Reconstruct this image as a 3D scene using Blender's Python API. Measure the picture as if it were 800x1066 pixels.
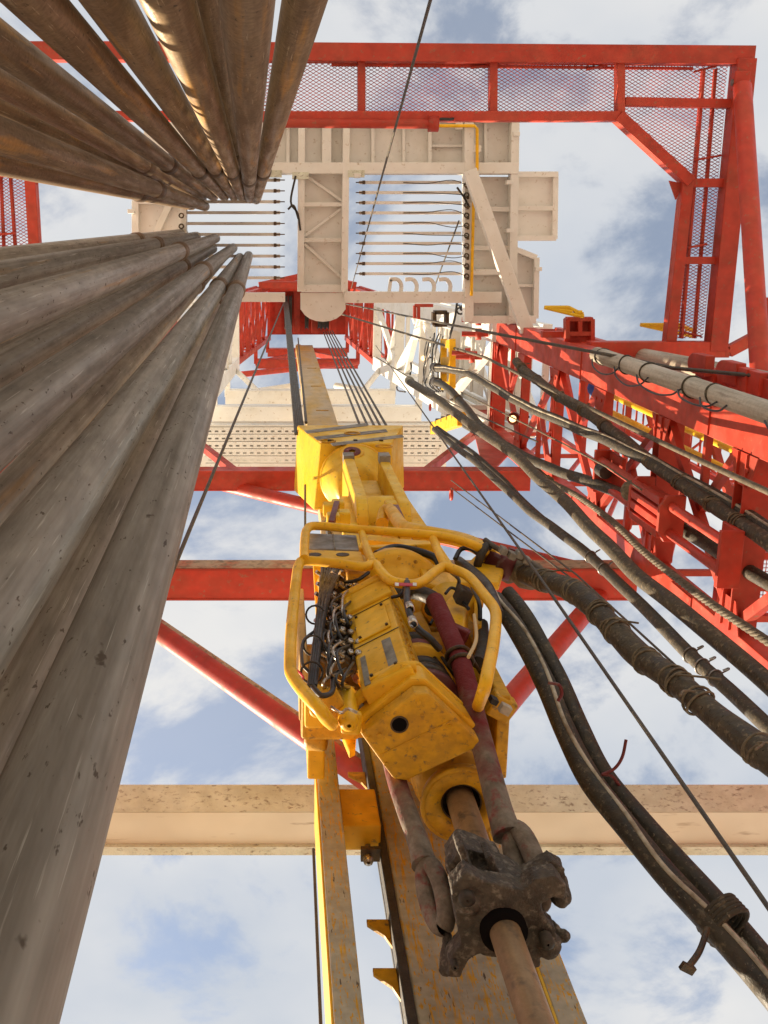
import bpy, bmesh, math, random
from mathutils import Vector, Matrix, noise
random.seed(7)
scene = bpy.context.scene
for o in list(bpy.data.objects): bpy.data.objects.remove(o)
COL = scene.collection
V = Vector

# ------------------------------------------------------------------ camera
FPX = 1100.0                      # focal length in pixels of an 800 x 1066 picture
CX, CY = 293.0, 533.0             # principal point
ZEN = 258.0                       # picture row of the zenith
EYE = 1.6
TILT = math.atan((CY - ZEN) / FPX)
cam = bpy.data.cameras.new('camera'); camo = bpy.data.objects.new('camera', cam); COL.objects.link(camo)
camo.location = (0, 0, EYE); camo.rotation_euler = (math.pi - TILT, 0, 0)
cam.sensor_fit = 'VERTICAL'; cam.sensor_height = 36; cam.lens = 36 * FPX / 1066
cam.shift_x = (400 - CX) / 1066; cam.clip_start = 0.05; cam.clip_end = 3000
scene.camera = camo
# ------------------------------------------------------------------ light
SUN = V((-0.66, 0.66, 0.37)).normalized()          # towards the sun
SKY_STRENGTH, SUN_STRENGTH, EXPOSURE = 0.075, 3.0, 1.66
sun = bpy.data.lights.new('sun', 'SUN'); suno = bpy.data.objects.new('sun', sun); COL.objects.link(suno)
sun.energy = SUN_STRENGTH; sun.angle = math.radians(0.6); sun.color = (1.0, 0.83, 0.60)
suno.rotation_euler = (-SUN).to_track_quat('-Z', 'Y').to_euler(); suno.location = (0, 0, 60)
w = bpy.data.worlds.new('World'); scene.world = w; w.use_nodes = True
nt = w.node_tree; N = nt.nodes; L = nt.links
bg = N['Background']; bg.inputs[1].default_value = SKY_STRENGTH
sk = N.new('ShaderNodeTexSky'); sk.sky_type = 'NISHITA'; sk.sun_disc = False
sk.sun_elevation = math.asin(SUN.z); sk.sun_rotation = math.atan2(SUN.x, SUN.y)
sk.air_density = 1.0; sk.dust_density = 1.5; sk.ozone_density = 1.0
tc = N.new('ShaderNodeTexCoord'); sep = N.new('ShaderNodeSeparateXYZ'); L.new(tc.outputs['Generated'], sep.inputs[0])
az = N.new('ShaderNodeMath'); az.operation = 'ABSOLUTE'; L.new(sep.outputs[2], az.inputs[0])
ad = N.new('ShaderNodeMath'); ad.operation = 'ADD'; ad.inputs[1].default_value = 0.12; L.new(az.outputs[0], ad.inputs[0])
cmb = N.new('ShaderNodeCombineXYZ')
for i in (0, 1):
    dv = N.new('ShaderNodeMath'); dv.operation = 'DIVIDE'; L.new(sep.outputs[i], dv.inputs[0]); L.new(ad.outputs[0], dv.inputs[1])
    L.new(dv.outputs[0], cmb.inputs[i])
mp = N.new('ShaderNodeMapping'); mp.inputs['Location'].default_value = (3.15, 1.72, 0.4); mp.inputs['Rotation'].default_value = (0, 0, 0.5)
mp.inputs['Scale'].default_value = (1.0, 1.35, 1); L.new(cmb.outputs[0], mp.inputs[0])
n1 = N.new('ShaderNodeTexNoise'); n1.inputs['Scale'].default_value = 5.2; n1.inputs['Detail'].default_value = 9; n1.inputs['Roughness'].default_value = 0.59
n1.inputs['Distortion'].default_value = 0.25
L.new(mp.outputs[0], n1.inputs[0])
cr = N.new('ShaderNodeValToRGB'); cr.color_ramp.elements[0].position = 0.37; cr.color_ramp.elements[1].position = 0.52
cr.color_ramp.interpolation = 'EASE'
cr.color_ramp.elements[0].color = (0.30, 0.30, 0.30, 1); cr.color_ramp.elements[1].color = (0.97, 0.97, 0.97, 1)
L.new(n1.outputs[0], cr.inputs[0])
n2 = N.new('ShaderNodeTexNoise'); n2.inputs['Scale'].default_value = 2.2; n2.inputs['Detail'].default_value = 5; L.new(mp.outputs[0], n2.inputs[0])
cc = N.new('ShaderNodeMix'); cc.data_type = 'RGBA'; cc.inputs[6].default_value = (2.5, 2.7, 3.0, 1); cc.inputs[7].default_value = (3.6, 3.55, 3.47, 1)
cr2 = N.new('ShaderNodeValToRGB'); cr2.color_ramp.elements[0].position = 0.35; cr2.color_ramp.elements[1].position = 0.62
L.new(n2.outputs[0], cr2.inputs[0]); L.new(cr2.outputs[0], cc.inputs[0])
mx = N.new('ShaderNodeMix'); mx.data_type = 'RGBA'
L.new(cr.outputs[0], mx.inputs[0]); L.new(sk.outputs[0], mx.inputs[6]); L.new(cc.outputs[2], mx.inputs[7])
L.new(mx.outputs[2], bg.inputs[0])
vs = scene.view_settings; vs.view_transform = 'Standard'; vs.look = 'None'; vs.exposure = EXPOSURE; vs.gamma = 1
scene.render.engine = 'CYCLES'
scene.cycles.max_bounces = 5; scene.cycles.diffuse_bounces = 3; scene.cycles.glossy_bounces = 2

# ------------------------------------------------------------------ picture measurements -> places
_F = V((0, math.sin(TILT), math.cos(TILT))); _D = V((0, math.cos(TILT), -math.sin(TILT))); _R = V((1, 0, 0))
def ray(x, y): return _F + _R * ((x - CX) / FPX) + _D * ((y - CY) / FPX)
def _w(v): return V((v.x, v.y, v.z + EYE))
def PD(x, y, d): return _w(ray(x, y) * d)
def PZ(x, y, z): r = ray(x, y); return _w(r * (z / r.z))
def PY(x, y, yy): r = ray(x, y); return _w(r * (yy / r.y))
def PX(x, y, xx): r = ray(x, y); return _w(r * (xx / r.x))
def proj(p):
    q = V((p.x, p.y, p.z - EYE)); d = q.dot(_F)
    return CX + FPX * q.dot(_R) / d, CY + FPX * q.dot(_D) / d, d
def W(x, y, z): return V((x, y, z + EYE))         # heights are told from the eye

# ------------------------------------------------------------------ materials
MATS = {}
def mat(name, base, second=None, amt=0.0, third=None, amt3=0.0, rough=0.5, metal=0.0, scale=3.0, stretch=(1, 1, 1),
        bump=0.15, bscale=60.0, var=0.12, spec=0.4, emit=None, edge=0.08, coat=0.0, s3=14.0, stretch3=(1, 1, 1), vst=(1, 1, 1), pits=None):
    m = bpy.data.materials.new(name); m.use_nodes = True; t = m.node_tree; n = t.nodes; l = t.links
    b = n['Principled BSDF']
    b.inputs['Roughness'].default_value = rough; b.inputs['Metallic'].default_value = metal
    b.inputs['Specular IOR Level'].default_value = spec
    if coat: b.inputs['Coat Weight'].default_value = coat; b.inputs['Coat Roughness'].default_value = 0.2
    c = n.new('ShaderNodeTexCoord'); oi = n.new('ShaderNodeObjectInfo')
    mul = n.new('ShaderNodeMath'); mul.operation = 'MULTIPLY'; mul.inputs[1].default_value = 37.0; l.new(oi.outputs['Random'], mul.inputs[0])
    va = n.new('ShaderNodeVectorMath'); va.operation = 'ADD'; l.new(c.outputs['Object'], va.inputs[0]); l.new(mul.outputs[0], va.inputs[1])
    def ns(sc, st, det=3.5, ro=0.62):
        mp = n.new('ShaderNodeMapping'); mp.inputs['Scale'].default_value = st; l.new(va.outputs[0], mp.inputs[0])
        x = n.new('ShaderNodeTexNoise'); x.inputs['Scale'].default_value = sc; x.inputs['Detail'].default_value = det; x.inputs['Roughness'].default_value = ro
        l.new(mp.outputs[0], x.inputs[0]); return x
    cur = n.new('ShaderNodeRGB'); cur.outputs[0].default_value = (*base, 1); cur = cur.outputs[0]
    rghs = None
    def layer(cur, col, a, sc, st, soft):
        x = ns(sc, st); r = n.new('ShaderNodeValToRGB')
        p = 0.5 + (0.5 - a) * 0.42
        r.color_ramp.elements[0].position = max(0, p - soft); r.color_ramp.elements[1].position = min(1, p + soft)
        l.new(x.outputs[0], r.inputs[0]); k = n.new('ShaderNodeMix'); k.data_type = 'RGBA'
        l.new(r.outputs[0], k.inputs[0]); l.new(cur, k.inputs[6]); k.inputs[7].default_value = (*col, 1)
        return k.outputs[2], r.outputs[0]
    if second: cur, rghs = layer(cur, second, amt, scale, stretch, 0.12)
    if third: cur, _ = layer(cur, third, amt3, s3, stretch3, edge)
    if pits:
        for (pc, pa, psc, pst) in pits: cur, _ = layer(cur, pc, pa, psc, pst, 0.025)
    x = ns(scale * 2.3, vst, 2); mr = n.new('ShaderNodeMapRange'); mr.inputs[1].default_value = 0.3; mr.inputs[2].default_value = 0.7
    mr.inputs[3].default_value = 1 - var; mr.inputs[4].default_value = 1 + var; l.new(x.outputs[0], mr.inputs[0])
    rr = n.new('ShaderNodeMapRange'); rr.inputs[3].default_value = 1 - var * 0.7; rr.inputs[4].default_value = 1 + var * 0.7; l.new(oi.outputs['Random'], rr.inputs[0])
    mm = n.new('ShaderNodeMath'); mm.operation = 'MULTIPLY'; l.new(mr.outputs[0], mm.inputs[0]); l.new(rr.outputs[0], mm.inputs[1])
    sc_ = n.new('ShaderNodeVectorMath'); sc_.operation = 'SCALE'; l.new(cur, sc_.inputs[0]); l.new(mm.outputs[0], sc_.inputs['Scale'])
    l.new(sc_.outputs[0], b.inputs['Base Color'])
    if rghs is not None:
        q = n.new('ShaderNodeMapRange'); q.inputs[3].default_value = rough; q.inputs[4].default_value = min(0.95, rough + 0.3)
        l.new(rghs, q.inputs[0]); l.new(q.outputs[0], b.inputs['Roughness'])
    if bump:
        x = ns(bscale, vst, 2, 0.6); bp = n.new('ShaderNodeBump'); bp.inputs['Strength'].default_value = bump; bp.inputs['Distance'].default_value = 0.01
        l.new(x.outputs[0], bp.inputs['Height']); l.new(bp.outputs[0], b.inputs['Normal'])
    if emit: b.inputs['Emission Color'].default_value = (*emit[0], 1); b.inputs['Emission Strength'].default_value = emit[1]
    MATS[name] = m; return m
mat('ground', (0.60, 0.545, 0.465), (0.50, 0.45, 0.375), 0.45, rough=0.9, scale=0.6, bump=0.4, bscale=18, var=0.10)
mat('red', (0.48, 0.043, 0.021), (0.42, 0.066, 0.038), 0.34, (0.28, 0.13, 0.075), 0.06, rough=0.45, scale=2.6, bump=0.08, var=0.16, s3=16)
mat('red_dusty', (0.46, 0.35, 0.235), (0.42, 0.10, 0.06), 0.30, (0.22, 0.17, 0.11), 0.30, rough=0.6, scale=4, bump=0.2, var=0.12)
mat('maroon', (0.155, 0.020, 0.020), (0.10, 0.03, 0.025), 0.3, (0.30, 0.25, 0.19), 0.13, rough=0.38, scale=3, bump=0.1, s3=7)
mat('maroon_mud', (0.215, 0.175, 0.13), (0.135, 0.108, 0.08), 0.5, (0.20, 0.032, 0.030), 0.20, rough=0.7, scale=12, bump=0.7, bscale=35, s3=13)
mat('white', (0.84, 0.815, 0.77), (0.78, 0.74, 0.67), 0.30, (0.44, 0.33, 0.22), 0.035, rough=0.5, scale=1.6, bump=0.05, var=0.04, s3=14)
mat('white_dirty', (0.74, 0.75, 0.63), (0.63, 0.62, 0.49), 0.45, (0.30, 0.25, 0.18), 0.17, rough=0.7, scale=5, stretch=(0.7, 1, 1), bump=0.5, var=0.08, s3=26, stretch3=(.8, 1.6, 1.6))
mat('cream', (0.77, 0.72, 0.60), (0.69, 0.61, 0.48), 0.30, (0.32, 0.23, 0.15), 0.05, rough=0.6, scale=1.1, stretch=(0.4, 1, 1), bump=0.08, var=0.05, s3=6, stretch3=(0.4, 2, 2))
mat('yellow', (0.84, 0.465, 0.011), (0.76, 0.385, 0.010), 0.35, (0.26, 0.145, 0.04), 0.04, rough=0.36, scale=3.5, bump=0.06, var=0.12, s3=30)
mat('yellow_bright', (0.83, 0.53, 0.018), (0.76, 0.43, 0.02), 0.40, (0.26, 0.17, 0.06), 0.06, rough=0.38, scale=3, bump=0.05, var=0.06, s3=22)
mat('yellow_grimy', (0.66, 0.345, 0.010), (0.48, 0.25, 0.02), 0.42, (0.13, 0.088, 0.045), 0.14, rough=0.45, scale=7, bump=0.3, bscale=45, s3=26)
mat('yellow_worn', (0.38, 0.35, 0.255), (0.46, 0.43, 0.32), 0.5, (0.64, 0.35, 0.02), 0.27, rough=0.55, scale=7, bump=0.25, bscale=40, var=0.14, s3=26, stretch3=(2.2, 2.2, 0.16), edge=0.05, pits=(((0.10, 0.075, 0.05), 0.10, 30, (1.5, 1.5, .25)), ((0.62, 0.33, 0.02), 0.24, 70, (1, 1, .3))))
mat('yellow_tan', (0.58, 0.43, 0.25), (0.64, 0.37, 0.06), 0.36, (0.25, 0.16, 0.09), 0.12, rough=0.55, scale=1.2, bump=0.1, stretch=(1, 1, 0.2))
mat('pipe', (0.40, 0.36, 0.31), (0.27, 0.235, 0.195), 0.5, (0.42, 0.28, 0.15), 0.13, rough=0.46, metal=0.1, scale=22, stretch=(1, 1, 0.014), bump=0.25, bscale=140, var=0.18, s3=12, stretch3=(1, 1, 0.03), edge=0.06, vst=(.4, .4, .08), pits=(((0.13, 0.10, 0.075), 0.10, 70, (1, 1, .3)), ((0.50, 0.46, 0.40), 0.12, 110, (1, 1, .02)), ((0.13, 0.10, 0.075), 0.03, 22, (1, 1, .5))))
mat('pipe_rusty', (0.285, 0.195, 0.110), (0.195, 0.130, 0.075), 0.5, (0.42, 0.23, 0.07), 0.18, rough=0.40, metal=0.15, scale=18, stretch=(1, 1, 0.06), bump=0.2, bscale=90, var=0.18, s3=12, stretch3=(1, 1, 0.05), edge=0.07, pits=(((0.10, 0.07, 0.045), 0.10, 60, (1, 1, .3)), ((0.44, 0.34, 0.22), 0.10, 100, (1, 1, .03))))
mat('joint', (0.27, 0.165, 0.080), (0.17, 0.105, 0.06), 0.5, rough=0.5, metal=0.2, scale=14, bump=0.25)
mat('joint_dark', (0.105, 0.070, 0.042), (0.17, 0.10, 0.05), 0.4, rough=0.5, metal=0.3, scale=14, bump=0.25)
mat('stem', (0.36, 0.235, 0.115), (0.25, 0.16, 0.085), 0.5, (0.11, 0.085, 0.06), 0.14, rough=0.38, metal=0.25, scale=8, stretch=(1, 1, 0.2), bump=0.2, bscale=60, s3=9)
mat('mud', (0.055, 0.045, 0.035), (0.11, 0.09, 0.068), 0.45, (0.21, 0.18, 0.14), 0.25, rough=0.6, scale=14, bump=0.9, bscale=60, spec=0.3, s3=26)

mat('black', (0.006, 0.005, 0.005), rough=0.8, spec=0.05, bump=0)  # near-black that stands in for the shade inside holes
mat('rubber', (0.034, 0.029, 0.021), (0.066, 0.053, 0.036), 0.5, (0.16, 0.126, 0.08), 0.16, rough=0.52, scale=10, bump=0.4, bscale=60, s3=26, pits=(((0.19, 0.155, 0.105), 0.12, 60, (1, 1, 1)),))
mat('rubber_mud', (0.052, 0.041, 0.027), (0.095, 0.075, 0.047), 0.5, (0.22, 0.175, 0.11), 0.20, rough=0.58, scale=11, bump=0.6, bscale=45, s3=24, pits=(((0.02, 0.017, 0.013), 0.15, 50, (1, 1, 1)),))
mat('rubber_clean', (0.020, 0.020, 0.021), (0.05, 0.045, 0.04), 0.35, rough=0.33, scale=8, bump=0.1)
mat('black_rubber', (0.012, 0.011, 0.011), (0.03, 0.026, 0.022), 0.3, rough=0.35, scale=8, bump=0.1)
mat('tracer', (0.48, 0.43, 0.33), (0.24, 0.19, 0.13), 0.45, rough=0.6, scale=9, bump=0.2)
mat('rope', (0.085, 0.075, 0.062), (0.14, 0.115, 0.085), 0.45, rough=0.5, metal=0.5, scale=10, bump=0.5, bscale=120)
mat('rope_tan', (0.16, 0.125, 0.082), (0.10, 0.08, 0.055), 0.4, rough=0.6, metal=0.2, scale=14, bump=0.5, bscale=120)
mat('lash', (0.21, 0.165, 0.105), (0.12, 0.095, 0.065), 0.45, rough=0.8, scale=20, bump=0.5, bscale=140)
mat('standpipe', (0.50, 0.44, 0.345), (0.33, 0.285, 0.22), 0.5, (0.22, 0.18, 0.13), 0.16, rough=0.5, metal=0.1, scale=14, stretch=(1, 1, 0.04), bump=0.2, stretch3=(1,1,.1))
mat('steel', (0.30, 0.29, 0.28), (0.18, 0.15, 0.12), 0.4, rough=0.35, metal=0.8, scale=9, bump=0.1)
mat('chrome', (0.62, 0.57, 0.50), (0.35, 0.27, 0.18), 0.35, rough=0.25, metal=0.9, scale=15, bump=0.05)
mat('dark', (0.030, 0.026, 0.022), (0.07, 0.055, 0.04), 0.4, rough=0.5, scale=12, bump=0.3)
mat('grease', (0.05, 0.038, 0.026), (0.14, 0.09, 0.045), 0.4, rough=0.4, metal=0.3, scale=14, bump=0.3)
mat('greytape', (0.27, 0.25, 0.21), (0.18, 0.16, 0.13), 0.4, rough=0.55, scale=9, bump=0.15)
mat('panel_grey', (0.34, 0.34, 0.34), (0.24, 0.22, 0.19), 0.45, rough=0.35, metal=0.35, scale=5, bump=0.05)
mat('blue', (0.03, 0.08, 0.36), rough=0.5)
mat('label_red', (0.55, 0.03, 0.05), rough=0.5); mat('label_white', (0.75, 0.72, 0.66), rough=0.5)
mat('bulb', (0.9, 0.6, 0.3), rough=0.3, bump=0, emit=((1.0, 0.6, 0.26), 1.0))
def link_mat():
    m = MATS['maroon_mud'].copy(); m.name = 'maroon_link'; t = m.node_tree; n = t.nodes; l = t.links; b = n['Principled BSDF']
    old = b.inputs['Base Color'].links[0].from_socket
    geo = n.new('ShaderNodeNewGeometry'); sp = n.new('ShaderNodeSeparateXYZ'); l.new(geo.outputs['Position'], sp.inputs[0])
    nz = n.new('ShaderNodeTexNoise'); nz.inputs['Scale'].default_value = 7; nz.inputs['Detail'].default_value = 4; l.new(geo.outputs['Position'], nz.inputs[0])
    s1 = n.new('ShaderNodeMath'); s1.operation = 'MULTIPLY_ADD'; s1.inputs[1].default_value = 1.6; l.new(nz.outputs[0], s1.inputs[0]); l.new(sp.outputs[2], s1.inputs[2])
    mr = n.new('ShaderNodeMapRange'); mr.inputs[1].default_value = 7.02; mr.inputs[2].default_value = 7.55; l.new(s1.outputs[0], mr.inputs[0])
    k = n.new('ShaderNodeMix'); k.data_type = 'RGBA'; l.new(mr.outputs[0], k.inputs[0]); l.new(old, k.inputs[6]); k.inputs[7].default_value = (0.165, 0.020, 0.022, 1)
    l.new(k.outputs[2], b.inputs['Base Color']); MATS['maroon_link'] = m
link_mat()
M_ = MATS

# ------------------------------------------------------------------ mesh helpers
def frame(d, up=None):
    d = d.normalized(); up = up or (V((0, 0, 1)) if abs(d.z) < 0.95 else V((0, 1, 0)))
    s = d.cross(up).normalized(); u = s.cross(d).normalized(); return d, s, u
def smooth_path(P, k=6):
    P = [p.copy() for p in P]
    if len(P) < 3: return P
    Q = [P[0] * 2 - P[1]] + P + [P[-1] * 2 - P[-2]]; out = []
    for i in range(1, len(Q) - 2):
        a, b, c, d = Q[i - 1:i + 3]
        for j in range(k):
            t = j / k
            out.append(0.5 * ((2 * b) + (c - a) * t + (2 * a - 5 * b + 4 * c - d) * t * t + (3 * b - a - 3 * c + d) * t ** 3))
    out.append(P[-1]); return out
class MB:
    def __init__(s): s.v = []; s.f = []; s.sm = []
    def add(s, vs, fs, smooth=False):
        o = len(s.v); s.v += [V(p) for p in vs]; s.f += [tuple(i + o for i in f) for f in fs]; s.sm += [smooth] * len(fs); return s
    def bar(s, a, b, w, h, up=None):                     # box from a to b: w sideways, h along up
        d, sd, u = frame(b - a, up); vs = []
        for p in (a, b):
            for (i, j) in ((-1, -1), (1, -1), (1, 1), (-1, 1)): vs.append(p + sd * (i * w / 2) + u * (j * h / 2))
        return s.add(vs, [(3, 2, 1, 0), (4, 5, 6, 7), (0, 1, 5, 4), (1, 2, 6, 5), (2, 3, 7, 6), (3, 0, 4, 7)])
    def ibeam(s, a, b, w, h, up=None, tf=None, tw=None):   # I section: flanges w wide, h deep along up
        tf = tf or h * 0.09; tw = tw or w * 0.08; d, sd, u = frame(b - a, up)
        s.bar(a + u * (h / 2 - tf / 2), b + u * (h / 2 - tf / 2), w, tf, u); s.bar(a - u * (h / 2 - tf / 2), b - u * (h / 2 - tf / 2), w, tf, u)
        return s.bar(a, b, tw, h - 2 * tf, u)
    def box(s, c, sx, sy, sz, rz=0):
        x = V((math.cos(rz), math.sin(rz), 0)); y = V((-math.sin(rz), math.cos(rz), 0)); z = V((0, 0, 1)); vs = []
        for k in (-1, 1):
            for (i, j) in ((-1, -1), (1, -1), (1, 1), (-1, 1)): vs.append(c + x * (i * sx / 2) + y * (j * sy / 2) + z * (k * sz / 2))
        return s.add(vs, [(3, 2, 1, 0), (4, 5, 6, 7), (0, 1, 5, 4), (1, 2, 6, 5), (2, 3, 7, 6), (3, 0, 4, 7)])
    def tube(s, P, r, n=10, cap=True, rs=None):
        k = len(P); rings = []; d0 = (P[1] - P[0]).normalized(); _, sd, u = frame(d0)
        for i, p in enumerate(P):
            t = (P[min(i + 1, k - 1)] - P[max(i - 1, 0)])
            t = t.normalized() if t.length > 1e-9 else d0
            sd = (sd - t * sd.dot(t)).normalized(); u = t.cross(sd)
            rr = rs[i] if rs else r
            rings.append([p + sd * (rr * math.cos(a)) + u * (rr * math.sin(a)) for a in [2 * math.pi * q / n for q in range(n)]])
        vs = [p for rg in rings for p in rg]; fs = []
        for i in range(k - 1):
            for q in range(n): fs.append((i * n + q, i * n + (q + 1) % n, (i + 1) * n + (q + 1) % n, (i + 1) * n + q))
        s.add(vs, fs, True)
        if cap: s.add(rings[0], [tuple(range(n))[::-1]]); s.add(rings[-1], [tuple(range(n))])
        return s
    def cyl(s, a, b, r, n=20, r2=None): return s.tube([a, b], r, n, True, [r, r if r2 is None else r2])
    def lathe(s, base, axis, prof, n=28):                # prof: (distance along axis, radius)
        d = axis.normalized(); return s.tube2(base, d, prof, n)
    def tube2(s, base, d, prof, n):
        _, sd, u = frame(d); vs = []; fs = []
        for (t, r) in prof:
            for q in range(n): a = 2 * math.pi * q / n; vs.append(base + d * t + sd * (r * math.cos(a)) + u * (r * math.sin(a)))
        for i in range(len(prof) - 1):
            for q in range(n): fs.append((i * n + q, i * n + (q + 1) % n, (i + 1) * n + (q + 1) % n, (i + 1) * n + q))
        return s.add(vs, fs, True)
    def ring(s, c, axis, R, r, n=20, m=8):               # torus
        d, sd, u = frame(axis); vs = []; fs = []
        for i in range(n):
            a = 2 * math.pi * i / n; e = sd * math.cos(a) + u * math.sin(a)
            for j in range(m): b = 2 * math.pi * j / m; vs.append(c + e * (R + r * math.cos(b)) + d * (r * math.sin(b)))
        for i in range(n):
            for j in range(m): fs.append((i * m + j, ((i + 1) % n) * m + j, ((i + 1) % n) * m + (j + 1) % m, i * m + (j + 1) % m))
        return s.add(vs, fs, True)
    def prism(s, poly, vec):                             # flat outline pushed along vec
        n = len(poly); vs = [p for p in poly] + [p + vec for p in poly]
        fs = [tuple(range(n))[::-1], tuple(range(n, 2 * n))] + [(i, (i + 1) % n, n + (i + 1) % n, n + i) for i in range(n)]
        return s.add(vs, fs)
    def loft(s, A, B):
        n = len(A); return s.add(list(A) + list(B), [tuple(range(n))[::-1], tuple(range(n, 2 * n))] + [(i, (i + 1) % n, n + (i + 1) % n, n + i) for i in range(n)])
    def ball(s, c, r, n=12, m=8, sc=(1, 1, 1)):
        vs = []; fs = []
        for i in range(m + 1):
            th = math.pi * i / m
            for j in range(n): ph = 2 * math.pi * j / n; vs.append(c + V((r * sc[0] * math.sin(th) * math.cos(ph), r * sc[1] * math.sin(th) * math.sin(ph), r * sc[2] * math.cos(th))))
        for i in range(m):
            for j in range(n): fs.append((i * n + j, (i + 1) * n + j, (i + 1) * n + (j + 1) % n, i * n + (j + 1) % n))
        return s.add(vs, fs, True)
    def build(s, name, m, parent=None, bevel=0, loc=None):
        org = V(parent['_loc']) if parent else (loc if loc is not None else V((0, 0, 0)))
        me = bpy.data.meshes.new(name); me.from_pydata([p - org for p in s.v], [], s.f); me.validate()
        bm = bmesh.new(); bm.from_mesh(me); bmesh.ops.recalc_face_normals(bm, faces=bm.faces); bm.to_mesh(me); bm.free()
        if len(me.polygons) == len(s.sm): me.polygons.foreach_set('use_smooth', s.sm)
        me.materials.append(M_[m]); o = bpy.data.objects.new(name, me); COL.objects.link(o)
        o['_loc'] = list(org)
        if parent: o.parent = parent
        else: o.location = org
        if bevel:
            b = o.modifiers.new('bevel', 'BEVEL'); b.width = bevel; b.segments = 2; b.limit_method = 'ANGLE'; b.angle_limit = math.radians(40); b.harden_normals = False
        return o
def tag(o, label, cat, group=None):
    o['label'] = label; o['category'] = cat
    if group: o['group'] = group
    return o
def thing(name, label, cat, loc, group=None):
    o = bpy.data.objects.new(name, None); COL.objects.link(o); o.location = loc; o['_loc'] = list(loc); o.empty_display_size = 0.2
    return tag(o, label, cat, group)

# ------------------------------------------------------------------ ground
g = MB(); S = 900.0
g.add([(-S, -S, 0), (S, -S, 0), (S, S, 0), (-S, S, 0)], [(0, 1, 2, 3)])
go = g.build('ground', 'ground'); go['kind'] = 'structure'
# ------------------------------------------------------------------ drill pipe racked on the left
PD_ = 0.145
ZB = 17.0                                   # height of the racking board above the eye
def pipe(label, base, wpx, ring, end, m, mj, extra=0.0):
    p0 = PD(base[0], base[1], PD_ * FPX / wpx); p1 = PZ(end[0], end[1], ZB + 0.35)
    d = (p1 - p0).normalized(); foot = p0 - d * (p0.z / d.z); Ln = (p1 - foot).length
    best = min((((proj(foot + d * t)[0] - ring[0]) ** 2 + (proj(foot + d * t)[1] - ring[1]) ** 2), t) for t in [Ln * (0.4 + 0.55 * i / 200) for i in range(201)])[1]
    o = thing('drill_pipe', label, 'drill pipe', foot, 'drill pipe stands racked upright')
    o.rotation_euler = d.to_track_quat('Z', 'Y').to_euler()
    r = PD_ / 2
    def child(nm, prof, mm):
        q = MB(); q.tube2(V((0, 0, 0)), V((0, 0, 1)), prof, 32); ob = q.build(nm, mm); ob.parent = o; return ob
    child('pipe_body', [(0, 0.02), (0, r), (best - 0.32, r), (best + 0.3, r), (Ln - 0.05, r), (Ln, r * 0.85), (Ln, 0.02)], m)
    j = r * 1.17
    child('tool_joint', [(best - 0.17, r * 0.99), (best - 0.13, j), (best + 0.15, j), (best + 0.19, r * 0.99)], mj)
    lo = best - 9.3
    if lo > 0.5: child('tool_joint', [(lo - 0.2, r * 0.99), (lo - 0.15, j * 0.97), (lo + 0.2, j * 0.97), (lo + 0.25, r * 0.99)], m)
LOW = 'grey drill pipe in lower left rack, '
pipe(LOW + 'broad one at the right edge', (140, 600), 77, (245, 302), (259, 266), 'pipe', 'joint')
pipe(LOW + 'narrow one between the two broadest', (88, 600), 50, (225, 320), (247, 274), 'pipe', 'joint')
pipe(LOW + 'second broad pipe from the right edge', (13, 600), 86, (224, 296), (250, 268), 'pipe', 'joint')
pipe(LOW + 'dark one behind second and third broad pipes', (0, 525), 44, (207, 299), (233, 267), 'pipe', 'joint')
pipe(LOW + 'third broad pipe from the right edge', (0, 445), 67, (210, 281), (243, 258), 'pipe', 'joint')
pipe(LOW + 'narrow one above the third broad pipe', (0, 386), 40, (190, 277), (222, 259), 'pipe', 'joint')
pipe(LOW + 'in the dark gap under the fourth broad pipe', (0, 367), 33, (171, 279), (207, 259), 'pipe', 'joint')
pipe(LOW + 'fourth broad pipe from right edge', (0, 329), 52, (186, 260), (225, 248), 'pipe', 'joint')
pipe(LOW + 'second from the top of the bank', (0, 287), 31, (162, 254), (205, 246), 'pipe', 'joint')
pipe(LOW + 'topmost of the bank, against the sky', (0, 270), 25, (142, 249), (192, 243), 'pipe', 'joint')
UP = 'brown drill pipe in upper left rack, '
pipe(UP + 'rightmost of the bank', (317, 0), 47, (268, 177), (267, 208), 'pipe_rusty', 'joint_dark')
pipe(UP + 'second from the right', (257, 0), 60, (258, 186), (260, 207), 'pipe_rusty', 'joint_dark')
pipe(UP + 'third from the right, beside the sky gap', (176, 0), 56, (243, 178), (252, 205), 'pipe_rusty', 'joint_dark')
pipe(UP + 'fourth from the right', (113, 0), 50, (221, 178), (244, 205), 'pipe_rusty', 'joint_dark')
pipe(UP + 'fifth from the right', (38, 0), 53, (203, 182), (234, 205), 'pipe_rusty', 'joint_dark')
pipe(UP + 'sixth from the right, below the corner pipe', (0, 45), 42, (172, 175), (223, 205), 'pipe_rusty', 'joint_dark')
pipe(UP + 'upper of two edged with orange sunlight', (0, 84), 32, (152, 173), (211, 207), 'pipe_rusty', 'joint_dark')
pipe(UP + 'lower of two edged with orange sunlight', (0, 110), 27, (146, 178), (205, 209), 'pipe_rusty', 'joint_dark')
pipe(UP + 'second from the bottom', (0, 141), 38, (163, 197), (214, 215), 'pipe_rusty', 'joint_dark')
pipe(UP + 'bottom one of the bank', (0, 169), 27, (145, 203), (200, 214), 'pipe_rusty', 'joint_dark')
pipe(UP + 'thin one glimpsed left of the second pipe', (216, 0), 30, (241, 158), (254, 204), 'pipe_rusty', 'joint_dark')

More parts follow.
